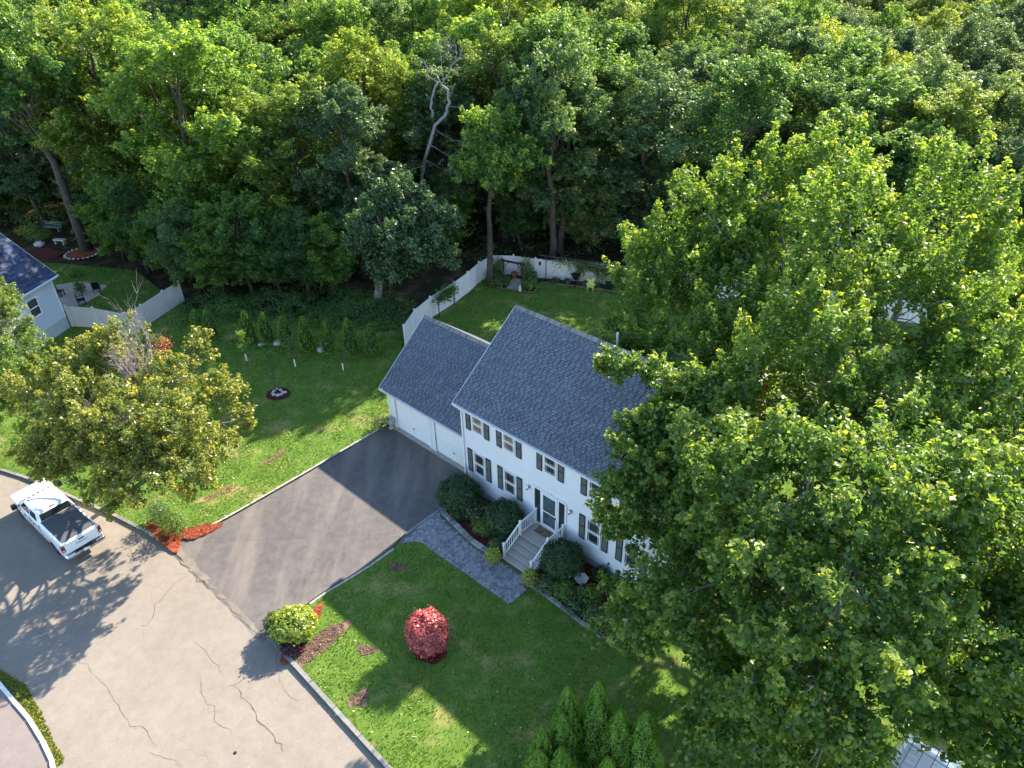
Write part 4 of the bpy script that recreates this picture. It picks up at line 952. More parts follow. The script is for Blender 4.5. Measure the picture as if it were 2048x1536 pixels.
while tries < 11000:
    tries += 1
    y = r.uniform(52, 118) if r.random() < .8 else r.uniform(118, 160); x = r.uniform(-.80*y-8, .80*y+8); e = y-woods_y(x)
    if e < 1.8: continue
    if not spot(x, y, 5.0 if e < 12 else (6.8 if y < 100 else 8.5)): continue
    FT.append((x, y))
WH = [(-8.6, 62, 3.0), (-8.8, 65, 3.0), (-40.7, 68, 4), (-9.5, 68.3, 2.5), (3.8, 61.6, 2.0)]
nt_ = 0
FT = [p for p in FT if all((p[0]-a)**2+(p[1]-b)**2 > c*c for a, b, c in WH)]
FT.sort(key=lambda p: p[1])
SEEN = {}
def uniq(t, x, y):
    return t
DIRS = ['behind the white yard fence', 'behind the neighbouring yard', 'above the arborvitae row', 'deep in the wood', 'behind the big maple', 'near the top of the photo']
REC = []
for x, y in FT:
    e = y-woods_y(x); h = r.uniform(14.5, 21) if e > 4 else r.uniform(10, 17)
    h = min(h, max(7.5, hmax(x, y)*r.uniform(.90, 1.0)))
    if x > 22: h = min(h, r.uniform(13, 17))
    pi = r.choice([0, 0, 1, 2, 3, 4, 5, 6] if h > 12 else [3, 4, 6, 2])
    if x > 28 and r.random() < .5: pi = r.choice([1, 4, 5])
    kd = protos[pi][0]
    sec = ['at the far left', 'left of the dead tree', 'behind the dead tree', 'above the yard fence', 'above the big maple', 'toward the right corner', 'at the far right'][min(6, max(0, int((x/y+.75)/.215)))]
    where = ('%s along the top of the photo' % sec if y < 108 else '%s in the farthest rows' % sec) if y > 90 else ('behind the big maple' if x > 20 else ('behind the white back fence' if -4 < x <= 20 and e < 9 else ('behind the neighbouring yard' if x < -32 and e < 10 else ('above the arborvitae row' if x <= -4 and e < 9 else ('deep in the wood above the neighbouring house' if x < -38 else 'deep in the wood above the yellowing maple' if x < -28 else ('deep in the wood beyond the dead tree' if x < 0 else 'deep in the wood above the white fence'))))))
    size = 'tall' if h > 16.5 else ('middling' if h > 12 else 'low')
    REC.append([x, y, h, pi, '%s %s %s' % (size, KIND[kd][2].replace(' in the wood', ''), where)])
from collections import defaultdict
dd = defaultdict(list)
for q in REC: dd[q[4]].append(q)
ORD = ['', 'second', 'third', 'fourth', 'fifth', 'sixth', 'seventh', 'eighth', 'ninth', 'tenth', 'eleventh', 'twelfth', 'thirteenth', 'fourteenth', 'fifteenth', 'sixteenth', 'seventeenth', 'eighteenth', 'nineteenth', 'twentieth']
for lb, L in dd.items():
    if len(L) > 1:
        L.sort(key=lambda q: q[0]/q[1])
        for i, q in enumerate(L): q[4] = ('leftmost ' if i == 0 else ('rightmost ' if i == len(L)-1 else (ORD[i] if i < 20 else 'later') + ' ')) + lb
for x, y, h, pi, lb in REC: place(pi, x, y, h, lb, wide=r.uniform(1.2, 1.55)*(1.15 if h < 11 else 1)); nt_ += 1
print('forest trees', nt_)
for i, (px, py, h, k) in enumerate([(250, 520, 7.5, 6), (300, 545, 8.5, 3), (350, 560, 7, 6), (400, 585, 8, 4), (450, 590, 7, 6), (505, 590, 8.5, 3), (560, 588, 7.5, 6), (620, 592, 7.5, 0), (670, 590, 7, 6), (215, 470, 8, 4), (40, 440, 8, 6), (90, 425, 8, 3), (900, 505, 7, 6), (1180, 505, 8, 4), (1040, 495, 7.5, 6)]):
    x, y, _ = G(px, py); pos_ = ['nearest the mulch ring', 'second', 'third', 'fourth', 'fifth', 'sixth', 'seventh', 'eighth', 'ninth'][i] if i < 9 else ['just right of the leaning tree', 'behind the neighbouring roof', 'left of the grey bench', 'left of the slim fence tree', 'right of the straight bare trunk', 'between the two bare trunks'][i-9]
    place(k, x, y, h, 'low bushy wood-edge tree, %s%s' % (pos_, ' from the left' if 0 < i < 9 else ''), wide=1.35)
# named trees
def single(pi, x, y, h, label, wide=1.0, group=None): return place(pi, x, y, h, label, wide=wide, group=group)
# tall leaning tree in the neighbouring yard
x, y, _ = G(175, 500); lobes = [(x-1.6+dx, y+.8+dy, z, rr, .9) for dx, dy, z, rr in ((0, 0, 19, 2.6), (-3, 1, 17, 2.4), (2.6, -1, 17, 2.6), (0, 2.5, 15.5, 2.4), (-2.5, -2, 15, 2.2), (3.6, 2, 14.5, 2.2), (1, -3, 14, 2.0))]
tree('tall_tree', (x, y, 0), lobes, M['oak_leaf'], M['bark'], 'tall tree with a long bare leaning trunk in a red mulch ring', nb=90, tpb=12, per=28, L=.9, wd=.4, leaf=.24, bl=2, br=1.0, up=.3, droop=.3, r0=.52, top=(-1.4, .7, 17), twigs=60, seed=15, crown_kw=dict(shell=(.5, 1.05)))
# slim trunks by the white fence
x, y, _ = G(980, 570); lobes = [(x+dx, y+dy, z, rr, .9) for dx, dy, z, rr in ((0.8, 0, 12.5, 2.0), (-.8, .5, 10.5, 1.6), (2.2, .6, 10.6, 1.7), (1, -1.2, 9.8, 1.4), (1, 1.8, 11, 1.7))]
tree('yard_tree', (x, y, 0), lobes, M['oak_leaf'], M['bark'], 'slim bare-trunked tree inside the white fence corner', nb=60, tpb=12, per=26, L=.8, wd=.36, leaf=.22, bl=1.7, br=.8, up=.3, droop=.3, r0=.30, twigs=50, seed=16, crown_kw=dict(shell=(.5, 1.05)))
x, y, _ = G(1101, 531); lobes = [(x+dx, y+dy, z, rr, .9) for dx, dy, z, rr in ((0, 0, 16.5, 2.4), (-2, 1, 14, 2.1), (2, .6, 13.5, 2.1), (0, -1.8, 12.5, 1.8), (.4, 2, 14.5, 2))]
tree('wood_edge_tree', (x, y, ZG), lobes, M['hick_leaf'], M['bark'], 'straight bare-trunked tree just behind the back fence', nb=70, tpb=12, per=26, L=.8, wd=.36, leaf=.22, bl=1.7, br=.8, up=.3, droop=.3, r0=.33, twigs=50, seed=17, crown_kw=dict(shell=(.5, 1.05)))
# pale dense tree in front of the wood
bE = G(755, 606); lobesE = [L_(800, 400, 9.6, 1.9), L_(760, 440, 8.8, 1.9), L_(860, 450, 8.4, 1.9), L_(810, 480, 7.6, 2.0), L_(750, 500, 6.6, 1.7), L_(870, 510, 6, 1.4), L_(790, 540, 5, 1.3)]
tree('oak_tree', bE, lobesE, leafmat('pale_grey_green_oak_leaves', (.036, .082, .022), (.070, .13, .030), (.15, .21, .045), .4, (1.2, 1.25, .6), .05, 0), M['bark_pale'], 'dense pale green oak at the wood edge left of the white fence', nb=110, tpb=12, per=32, L=.65, wd=.32, leaf=.18, bl=1.4, br=.7, up=.2, droop=.5, r0=.34, twigs=90, seed=18, crown_kw=dict(shell=(.5, 1.05)))
# dead tree
bF = G(835, 478); root = empty('dead_tree', bF, 0, 'tall bare dead tree with silvery forked limbs among the green crowns', 'dead tree')
mb = MB(); r = random.Random(8)
def dead(px_list, rads):
    pts = [Vector(G(px, py, z)) for px, py, z in px_list]; q = []
    for a, b in zip(pts[:-1], pts[1:]):
        for i in range(3): q.append(a.lerp(b, i/3) + Vector((r.uniform(-.08, .08), r.uniform(-.08, .08), 0)))
    q.append(pts[-1]); n = len(q); rr = [rads[0]+(rads[1]-rads[0])*i/(n-1) for i in range(n)]
    mb.tube([p-Vector(bF) for p in q], rr, 6); return q
def DZ(py): return None
ref = Vector(bF)
def DP(px, py, dy=0.0):
    """point on the tree's own upright plane"""
    d = _F*FOC + _R*(px-1024) - _U*(py-768); t = (ref.y+dy)/d.y; return Vector((d.x*t, ref.y+dy, CAMH+d.z*t))
def limb(pts, r0, r1, dys=None, n=6):
    P_ = [DP(px, py, (dys[i] if dys else 0)) for i, (px, py) in enumerate(pts)]; q = []
    for a, b in zip(P_[:-1], P_[1:]):
        for i in range(3): q.append(a.lerp(b, i/3) + Vector((r.uniform(-.07, .07), r.uniform(-.07, .07), 0)))
    q.append(P_[-1]); k = len(q)
    mb.tube([p-ref for p in q], [r0+(r1-r0)*i/(k-1) for i in range(k)], n); return q
SH = -6.5
trk = limb([(835, 478), (838, 420), (846, 345), (856, 300), (872, 250), (890, 232), (898, 205), (895, 180), (882, 168)], .17, .10, [0, SH*.3, SH*.6, SH, SH, SH, SH, SH, SH], 8)
l2 = limb([(866, 235), (862, 215), (866, 190), (875, 165)], .10, .07, [SH]*4); 
for pts, a, b in [([(882, 168), (893, 155), (905, 130), (918, 115), (928, 95), (940, 80)], .14, .03), ([(905, 130), (920, 118), (932, 116)], .07, .02), ([(882, 168), (872, 150), (858, 140), (848, 122), (842, 115)], .10, .02),
                  ([(875, 165), (866, 158), (852, 150), (845, 138)], .06, .02), ([(910, 122), (912, 100), (908, 85)], .05, .02), ([(898, 195), (905, 180), (903, 170)], .06, .02), ([(895, 213), (912, 214), (922, 215)], .06, .02), ([(888, 160), (882, 120), (880, 85)], .06, .015),
                  ([(872, 262), (905, 280), (925, 283), (938, 270)], .05, .015), ([(860, 290), (895, 310), (925, 330)], .06, .015), ([(850, 320), (880, 335), (915, 350)], .05, .015), ([(850, 330), (820, 340), (800, 330)], .05, .015), ([(905, 280), (915, 292), (930, 290)], .03, .01)]:
    limb(pts, a*.48, b*.6, [SH+r.uniform(-.3, .3)]*len(pts), 5)
for _ in range(60):
    px, py = r.choice([(900, 140), (870, 150), (905, 110), (890, 90), (900, 290), (905, 320), (880, 340), (830, 340)]); px += r.uniform(-20, 20); py += r.uniform(-15, 15)
    limb([(px, py), (px+r.uniform(-10, 10), py-r.uniform(2, 12)), (px+r.uniform(-18, 18), py-r.uniform(0, 22))], .022, .006, [SH]*3, 4)
link('trunk', mb.mesh('trunk', plain('silver_dead_wood', (.24, .225, .22), .9, .2, 5), True), root)
# underbrush ------------------------------------------------------
def brush(name, poly, n, mat, zr, leaf, label, per=40, seed=2, size=.5, z0=ZG):
    r = np.random.default_rng(seed); poly = np.array(poly); lo, hi = poly.min(0), poly.max(0); x = r.uniform(lo[0], hi[0], n*3); y = r.uniform(lo[1], hi[1], n*3); ok = inpoly(poly, x, y); x, y = x[ok][:n], y[ok][:n]
    k = len(x); z = z0 + r.uniform(*zr, k)*(.6+.4*np.sin(x*.9)*np.sin(y*.8+x*.3)); idx = np.repeat(np.arange(k), per); m_ = len(idx)
    d = unit(r.normal(size=(m_, 3))); d[:, 2] = np.abs(d[:, 2])*.8
    P = np.stack([x[idx], y[idx], z[idx]], 1) + d*(size*(.3+.8*r.random(m_)))[:, None]*np.array([1.3, 1.3, .8])
    tn = .35+r.normal(size=m_)*.15+(r.random(k)*.3-.15)[idx]
    return link(name, leaves_mesh(name, P, d+np.array([0, 0, .5])+r.normal(size=P.shape)*.3, leaf*(.6+.8*r.random(m_)), tn, mat), kind='stuff', label=label)
brush('underbrush', GP([(340, 660), (420, 640), (540, 650), (660, 660), (760, 660), (830, 665), (850, 640), (820, 610), (760, 590), (660, 580), (560, 585), (440, 590), (370, 610)]), 520, M['oak_leaf'], (.2, 1.3), .15, 'tangled green vines and brush behind the arborvitae row', seed=2)
wp = [(x_, woods_y(x_)+1.2) for x_ in range(-90, 91, 5)]
brush('underbrush', wp + [(x_, woods_y(x_)+9) for x_ in range(90, -91, -5)], 2100, M['oak_leaf'], (.3, 3.2), .22, 'dark undergrowth along the edge of the wood', seed=3, size=.9, per=34)
brush('underbrush', [(-95, 80), (95, 66), (125, 165), (-125, 165)], 800, M['elm_leaf'], (.5, 4.5), .34, 'saplings and undergrowth deep in the wood', seed=4, size=1.2, per=30)
# ================================================================== SHRUBS AND BEDS
def shrub(name, loc, rx, ry, h, n, leaf, mat, label, cat='shrub', group=None, box=2.0, rough=.07, seed=1, rot=0, core=True, thick=.16, lump=3.5, tone0=.4, parent=None, bottom=.15):
    r = np.random.default_rng(seed); d = unit(r.normal(size=(n, 3))); d = d[d[:, 2] > -bottom*3-.35]
    k = (np.abs(d)**box).sum(1)**(-1/box); ph = r.random(6)*6
    bump = 1 + rough*np.sin(d[:, 0]*lump*2+ph[0])*np.sin(d[:, 1]*lump*2+ph[1]) + rough*.7*np.sin(d[:, 2]*lump*3+ph[2]+d[:, 0]*4) + rough*.5*np.sin(d[:, 1]*lump*4+ph[3])*np.sin(d[:, 0]*lump*3.1)
    q = d*(k*bump*(1-thick*r.random(len(d))**2+.022*np.abs(r.normal(size=len(d)))**2.0))[:, None]; P = q*np.array([rx, ry, h*.5]); P[:, 2] = np.maximum(P[:, 2]+h*.5, .01)
    tn = tone0 + (bump-1)/rough*.10*.8 + r.normal(size=len(d))*.14
    Nn = d + np.array([0, 0, .3]) + r.normal(size=d.shape)*.55
    me = leaves_mesh('foliage', P, Nn, leaf*(.6+.8*r.random(len(P))), tn, mat)
    root = empty(name, loc, rot, label, cat, group)
    if parent: root.parent = parent
    link('foliage', me, root)
    mb = MB(); rr = random.Random(seed)
    for i in range(5): mb.tube([(0, 0, -.06), (rr.uniform(-.3, .3)*rx, rr.uniform(-.3, .3)*ry, h*.35), (rr.uniform(-.7, .7)*rx, rr.uniform(-.7, .7)*ry, h*.78)], [.03, .022, .008], 5)
    link('stems', mb.mesh('stems', M['bark']), root)
    if core:
        mb = MB(); pr = []
        for i in range(9):
            a = -1.35+2.7*i/8; pr.append((math.cos(a)*.80*rx, h*.5+math.sin(a)*h*.5*.84))
        mb.lathe([(.01, pr[0][1]-.02)]+pr+[(.01, pr[-1][1]+.02)], 12, squash=ry/rx); link('dark_inner_core', mb.mesh('dark_inner_core', M['shade_core'], True), root)
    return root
M['shade_core'] = plain('inner_shade_core', (.014, .022, .010), 1, .4, 8, bump=1, fine=12)  # solid core added inside foliage, inner shade put into its dark colour
def UVW(u, v, z=.05): return W(u, v, z)
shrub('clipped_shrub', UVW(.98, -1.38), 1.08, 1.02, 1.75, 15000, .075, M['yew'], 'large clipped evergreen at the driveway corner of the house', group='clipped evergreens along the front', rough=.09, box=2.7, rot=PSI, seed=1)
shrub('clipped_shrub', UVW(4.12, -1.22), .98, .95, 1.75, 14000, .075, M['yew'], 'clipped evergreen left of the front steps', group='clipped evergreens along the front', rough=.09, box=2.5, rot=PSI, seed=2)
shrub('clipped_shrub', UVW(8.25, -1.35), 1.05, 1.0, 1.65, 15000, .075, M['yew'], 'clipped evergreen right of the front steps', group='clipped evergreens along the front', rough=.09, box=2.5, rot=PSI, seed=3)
def perennial(u, v, r_, h, mat, label, n=900, leaf=.09, seed=1, cat='plant', flowers=0, fm='flower', loc=None, z=.05):
    o = shrub('garden_plant', loc or W(u, v, z), r_, r_*.9, h, n, leaf, mat, label, cat, core=False, rough=.2, seed=seed, thick=.7, tone0=.5)
    if flowers:
        rr = random.Random(seed); mb = MB()
        for _ in range(flowers):
            a = rr.uniform(0, 6.28); e = rr.uniform(.2, 1.3); c = Vector((r_*math.cos(a)*math.cos(e), r_*math.sin(a)*math.cos(e), h*.5+h*.52*math.sin(e))); s = .035
            mb.add([c+Vector((s*math.cos(t), s*math.sin(t), 0)) for t in (0, 1.26, 2.5, 3.8, 5)]+[c+Vector((0, 0, s*.6))], [(0,1,5),(1,2,5),(2,3,5),(3,4,5),(4,0,5)])
        mb.ob('blossoms', M[fm], o)
    return o
perennial(2.35, -1.55, .62, .95, M['green_leaf'], 'rose bush with pale blooms between the clipped evergreens', 1500, .08, 5, flowers=12, fm='pink')
perennial(1.55, -2.15, .40, .5, M['green_leaf'], 'low rose plant at the stone edging', 700, .08, 6, flowers=5, fm='pink')
perennial(3.3, -1.9, .62, .7, M['oak_leaf'], 'fine-leaved green mound left of the steps', 2600, .06, 7)
perennial(4.65, -2.35, .42, .55, M['hick_leaf'], 'grey-green plant at the foot of the left railing', 1000, .08, 8)
perennial(2.0, -.7, .4, .6, M['green_leaf'], 'small plant by the wall between two evergreens', 600, .08, 9)
perennial(8.15, -2.65, .62, .5, leafmat('variegated_leaves', (.06, .10, .03), (.14, .18, .07), (.35, .38, .2), .3, (1, 1, .6), .03, 0), 'striped-leaf plant at the foot of the right railing', 1500, .10, 10)
perennial(9.3, -2.45, .6, .8, M['oak_leaf'], 'leafy green plant right of the striped one', 1400, .10, 11)
perennial(10.2, -2.75, .55, .6, M['green_leaf'], 'dark plant low in the right bed', 1200, .09, 12, flowers=6, fm='pink')
perennial(10.3, -1.9, .6, .8, M['oak_leaf'], 'broad plant beside the birdbath', 1300, .10, 13)
perennial(11.3, -2.6, .65, .7, M['hick_leaf'], 'grey-green plant under the maple', 1300, .09, 14)
perennial(9.9, -.45, .5, .7, M['green_leaf'], 'plant against the foundation near the tap', 900, .09, 15)
perennial(11.6, -.9, .7, 1.0, M['green_leaf'], 'tall plant at the right end of the bed', 1500, .09, 16)
# potted plants by the steps
def pot_plant(u, v, label, seed):
    e = empty('potted_plant', W(u, v, .02), PSI, label, 'potted plant')
    mb = MB(); mb.lathe([(.0, 0), (.15, 0), (.20, .28), (.225, .29), (.225, .33), (.19, .33), (.18, .29), (0, .28)], 14); mb.ob('pot', plain('dark_brown_pot', (.09, .05, .035), .7, .2, 4) if seed == 1 else bpy.data.materials['dark_brown_pot'], e, smooth=False)
    r = np.random.default_rng(seed); n = 1500; d = unit(r.normal(size=(n, 3))); d[:, 2] = np.abs(d[:, 2]); P = d*(.15+.32*r.random(n)**.6)[:, None]*np.array([1, 1, 1.25]); P[:, 2] += .32
    link('foliage', leaves_mesh('foliage', P, d+r.normal(size=P.shape)*.5, .08*(.6+.8*r.random(n)), .45+r.normal(size=n)*.2, M['lime_leaf']), e)
    mb = MB(); rr = random.Random(seed)
    for _ in range(9):
        a = rr.uniform(0, 6.28); c = Vector((.33*math.cos(a), .33*math.sin(a), .5+rr.uniform(0, .28))); s = .045
        mb.add([c+Vector((s*math.cos(t), s*math.sin(t), 0)) for t in (0, 1.26, 2.5, 3.8, 5)]+[c+Vector((0, 0, s*.6))], [(0,1,5),(1,2,5),(2,3,5),(3,4,5),(4,0,5)])
    mb.ob('blossoms', M['flower'] if seed == 1 else M['pink'], e)
pot_plant(5.15, -3.15, 'lime-green plant with yellow blooms in a brown pot left of the steps', 1)
pot_plant(7.50, -2.98, 'lime-green plant with pink blooms in a brown pot right of the steps', 2)
# crimson shrub, kerb shrubs
x, y, _ = G(858, 1296, 0); shrub('crimson_shrub', (x, y, .0), .90, .84, 2.15, 9500, .085, M['red_leaf'], 'rounded crimson shrub alone on the front lawn', seed=21, rough=.08, box=2.2)
x, y, _ = G(592, 1268, 0); shrub('lime_shrub', (x, y, 0), 1.0, .9, 1.35, 5200, .12, M['lime_leaf'], 'bright yellow-green shrub at the street corner of the driveway', seed=22, rough=.09)
x, y, _ = G(556, 1258, 0); shrub('pale_shrub', (x, y, 0), .55, .55, .95, 1700, .09, leafmat('cream_edged_leaves', (.03, .06, .02), (.12, .16, .05), (.5, .5, .25), .3, (1, 1, .6), .03, 0), 'small cream-edged shrub left of the yellow-green shrub', seed=23, rough=.1)
x, y, _ = G(588, 1298, 0); shrub('purple_shrub', (x, y, 0), .55, .5, .5, 1800, .07, M['purple_leaf'], 'low dark purple shrub behind the front kerb', seed=24, rough=.1)
x, y, _ = G(352, 1062, 0); shrub('loose_shrub', (x, y, 0), .75, .7, 1.35, 2000, .09, M['elm_leaf'], 'loose green shrub in the red mulch at the left lawn corner', seed=25, rough=.14, core=False, thick=.6)
x, y, _ = G(325, 1040, 0); shrub('loose_shrub', (x, y, 0), .65, .6, 1.3, 1500, .09, M['hick_leaf'], 'grey-green shrub beneath the yellowing maple', seed=26, rough=.14, core=False, thick=.6)
x, y, _ = G(762, 858, 0); shrub('flowering_shrub', (x, y, 0), .6, .55, .95, 1500, .07, M['hick_leaf'], 'small flowering shrub by the garage corner', seed=27, rough=.14, core=False, thick=.6)
# urn by the garage
x, y, _ = G(783, 856, 0)
mb = MB(); mb.lathe([(0, 0), (.17, 0), (.17, .05), (.10, .10), (.075, .2), (.11, .26), (.20, .36), (.24, .52), (.23, .62), (.29, .68), (.29, .73), (.24, .73), (.20, .64), (0, .60)], 18)
ur = mb.ob('urn', M['urn'], smooth=True, loc=(x, y, .01), label='pinkish cast-stone urn at the left garage corner', cat='urn')
# birdbath
x, y, _ = W(9.62, -1.62); mb = MB(); mb.lathe([(0, 0), (.20, 0), (.18, .06), (.09, .12), (.08, .62), (.14, .70), (.34, .78), (.37, .82), (.33, .82), (.1, .76), (0, .76)], 6)
mb.ob('birdbath', M['stone'], loc=(x, y, .05), label='grey six-sided birdbath in the bed right of the steps', cat='birdbath')
# arborvitae row on the side lawn
def arborvitae(loc, h, rad, label, group, seed, n=4200, leaf=.085, blunt=.5):
    r = np.random.default_rng(seed); t = r.random(n)**1.25; a = r.random(n)*6.283; w_ = rad*np.minimum(1, (1-t)**blunt*1.25)*(np.minimum(1, .55+t*4)); lump = 1+.10*np.sin(a*5+t*14+seed)+.08*np.sin(a*9-t*22)
    rr = w_*lump*(1-.22*r.random(n)**2); P = np.stack([rr*np.cos(a), rr*np.sin(a), t*h+.03], 1)
    Nn = np.stack([np.cos(a), np.sin(a), np.full(n, .5)], 1)+r.normal(size=P.shape)*.5
    root = empty('arborvitae', loc, 0, label, 'arborvitae', group)
    link('foliage', leaves_mesh('foliage', P, Nn, leaf*(.6+.8*r.random(n)), .42+(lump-1)*1.3+r.normal(size=n)*.13, M['arbor_leaf'], aspect=.45), root)
    mb = MB(); mb.lathe([(.02, 0)]+[(rad*.80*min(1, (1-t_)**blunt*1.25)*min(1, .5+t_*4), t_*h) for t_ in (0, .15, .3, .45, .6, .75, .9)]+[(.01, h*.97)], 10); link('inner_core', mb.mesh('inner_core', M['shade_core'], True), root)
    mb = MB(); mb.tube([(0, 0, -.1), (0, 0, h*.8)], [.05, .02], 6); link('trunk', mb.mesh('trunk', M['bark']), root)
    return root
ROW = [(402, 672, 2.3), (426, 677, 2.5), (501, 684, 2.7), (538, 688, 2.7), (575, 690, 2.5), (617, 701, 2.9), (660, 705, 2.6), (704, 705, 2.9), (747, 709, 2.6)]
pos = ['first', 'second', 'third', 'fourth', 'fifth', 'sixth', 'seventh', 'eighth', 'last']
for i, (px, py, h) in enumerate(ROW):
    x, y, _ = G(px, py); arborvitae((x, y, 0), h, .58, '%s young arborvitae of the row, counted from the yellowing maple' % pos[i] if i < 8 else 'young arborvitae at the end of the row nearest the garage', 'young arborvitae row', 60+i, n=2600)
BIGA = [(1138, 1372, 4.7, .66, 'back-left pointed'), (1200, 1362, 5.1, .72, 'tallest pointed'), (1126, 1428, 4.0, .70, 'dense middle-left'), (1086, 1456, 3.6, .66, 'leftmost round-topped'), (1243, 1419, 4.5, .74, 'broad blunt-topped'),
        (1295, 1424, 4.8, .78, 'rightmost'), (1080, 1500, 3.0, .62, 'low front-left'), (1124, 1496, 3.2, .66, 'low front-middle'), (1218, 1516, 3.1, .60, 'small frontmost')]
for i, (px, py, h, rad, nm) in enumerate(BIGA):
    x, y, _ = G(px, py, h); arborvitae((x, y, 0), h, rad, nm+' arborvitae of the clump at the bottom of the front lawn', 'arborvitae clump on the front lawn', 80+i, n=13000, leaf=.075, blunt=.62)
# saplings with white trunk guards
def sapling(px, py, h, label, seed, guard=True, n=420, wid=.7):
    x, y, _ = G(px, py); root = empty('sapling', (x, y, 0), 0, label, 'sapling', 'young fruit trees on the side lawn'); r = np.random.default_rng(seed); rr = random.Random(seed); mb = MB()
    mb.tube([(0, 0, -.05), (.03, 0, h*.5), (0, .04, h)], [.03, .02, .006], 6); P = []
    for i in range(13):
        a = rr.uniform(0, 6.28); z = h*rr.uniform(.3, .9); L = wid*(1.1-z/h)*rr.uniform(.7, 1.3)+.15; e = Vector((L*math.cos(a), L*math.sin(a), z+L*.9)); mb.tube([(0, 0, z), e*.5+Vector((0, 0, z*.5)), e], [.010, .008, .004], 4, cap=False)
        for k in range(n//13): t = rr.random(); P.append(Vector((0, 0, z)).lerp(e, .2+.8*t)+Vector((rr.gauss(0, .09), rr.gauss(0, .09), rr.gauss(0, .09))))
    P = np.array([tuple(p) for p in P]); link('crown', leaves_mesh('crown', P, r.normal(size=P.shape)+np.array([0, 0, .8]), .10*(.6+.8*r.random(len(P))), .45+r.normal(size=len(P))*.2, M['oak_leaf']), root)
    link('trunk', mb.mesh('trunk', M['bark']), root)
    if guard:
        mb = MB(); mb.tube([(0, 0, 0), (0, 0, .62)], .05, 8); mb.ob('trunk_guard', M['trim'], root)
    return root
sapling(494, 722, 2.6, 'sapling with white trunk guard nearest the yellowing maple', 1); sapling(591, 733, 2.6, 'sapling with white trunk guard in the middle of the side lawn', 2); sapling(687, 741, 2.4, 'sapling with white trunk guard nearest the garage', 3)
sapling(552, 783, 3.4, 'larger sapling growing from the stone-dotted mulch ring', 4, guard=False, n=1100, wid=1.0)
def rock(x, y, s, mat, label, seed, name='stone', parent=None, z=0, group=None):
    r = random.Random(seed); bm = bmesh.new(); bmesh.ops.create_icosphere(bm, subdivisions=2, radius=s)
    for v in bm.verts: v.co *= 1+r.uniform(-.14, .14); v.co.z = v.co.z*.55
    me = bpy.data.meshes.new(name); bm.to_mesh(me); bm.free(); a = me.attributes.new('tone', 'FLOAT', 'FACE'); a.data.foreach_set('value', [r.random()]*len(me.polygons)); me.materials.append(mat)
    return link(name, me, parent, loc=(x, y, z+s*.25), rot=(0, 0, r.uniform(0, 6)), label=None if parent else label, cat=None if parent else 'stone', group=group)
M['rock_pale'] = plain('pale_rock', (.42, .40, .36), .95, .2, 6)
for i, (px, py, s) in enumerate([(548, 784, .12), (553, 780, .12), (561, 781, .12), (565, 785, .11), (548, 791, .13), (556, 792, .16), (563, 790, .12), (570, 786, .15), (545, 788, .10)]):
    x, y, _ = G(px, py); rock(x, y, s, M['rock_pale'], ['upper left', 'topmost', 'upper right', 'right-hand upper', 'middle left', 'large central lower', 'middle right', 'large rightmost', 'leftmost'][i] + ' pale stone in the dark mulch ring on the side lawn', i, z=.03, group='stones in the mulch ring')
for i, (px, py, s, lb) in enumerate([(529, 688, .22, 'pale rock by the fourth arborvitae'), (556, 687, .40, 'low grey rock between the fourth and fifth arborvitae'), (643, 701, .35, 'flat grey rock between the sixth and seventh arborvitae'), (522, 690, .2, 'small grey rock left of the fourth arborvitae')]):
    x, y, _ = G(px, py); rock(x, y, s, M['rock_pale'], lb, 30+i)
for i in range(22):
    a = 6.283*i/22; x, y, _ = G(165, 507); rock(x+1.55*math.cos(a), y+1.35*math.sin(a), random.uniform(.11, .16), M['rock_pale'], '', 50+i, 'edging_stone', ring_tree)
# ================================================================== FENCES
def fence(pts, mat, label, h=1.83, bay=2.4, rail=True, z=0.0, cat='fence'):
    e = empty('yard_fence', (pts[0][0], pts[0][1], z), 0, label, cat); o = Vector((pts[0][0], pts[0][1], 0))
    P_ = [Vector((p[0], p[1], 0))-o for p in pts]; posts = [P_[0]]
    for a, b in zip(P_[:-1], P_[1:]):
        n = max(1, round((b-a).length/bay))
        for i in range(n): posts.append(a.lerp(b, (i+1)/n))
    for p in posts:
        m_ = MB(); m_.box(p.x-.064, p.x+.064, p.y-.064, p.y+.064, 0, h+.06, .5); m_.add([(p.x-.085, p.y-.085, h+.061), (p.x+.085, p.y-.085, h+.061), (p.x+.085, p.y+.085, h+.061), (p.x-.085, p.y+.085, h+.061), (p.x, p.y, h+.15)], [(0,3,2,1),(0,1,4),(1,2,4),(2,3,4),(3,0,4)], .5)
        m_.ob('post', mat, e)
    for a, b in zip(posts[:-1], posts[1:]):
        L = (b-a).length-.14; d = (b-a).normalized(); Mx = Matrix.Translation(a+d*.07) @ Matrix.Rotation(math.atan2(d.y, d.x), 4, 'Z')
        m_ = MB(); n = max(2, round(L/.15)); s = L/n
        for i in range(n): m_.rbox(i*s+.003, (i+1)*s-.003, -.019, .019, .12, h-.10, .005, random.random(), Mx)
        pn = m_.ob('board_panel', mat, e)
        for a_, b_ in ((.04, .14), (h-.12, h-.02)) + (((h*.52-.04, h*.52+.04),) if rail else ()):
            m_ = MB(); m_.box(0, L, -.03, .03, a_, b_, .5, Mx); m_.ob('rail', mat, pn)
    return e
FR = [G(812, 694)[:2], G(833, 662)[:2]] + FENCE[:5]
fence(FR, M['fence'], 'white vinyl privacy fence along the left side of the back yard')
fence([(-1.42, 60.22)]+FENCE[5:9], M['fence'], 'white vinyl privacy fence along the back of the yard by the wood')
fence(FENCE[8:], M['fence'], 'white fence continuing behind the big maple')
fence([(-34.9, 52.7), (-32.6, 52.3), (-29.7, 51.2)], M['fence_tan'], 'almond vinyl fence joined to the neighbouring house')
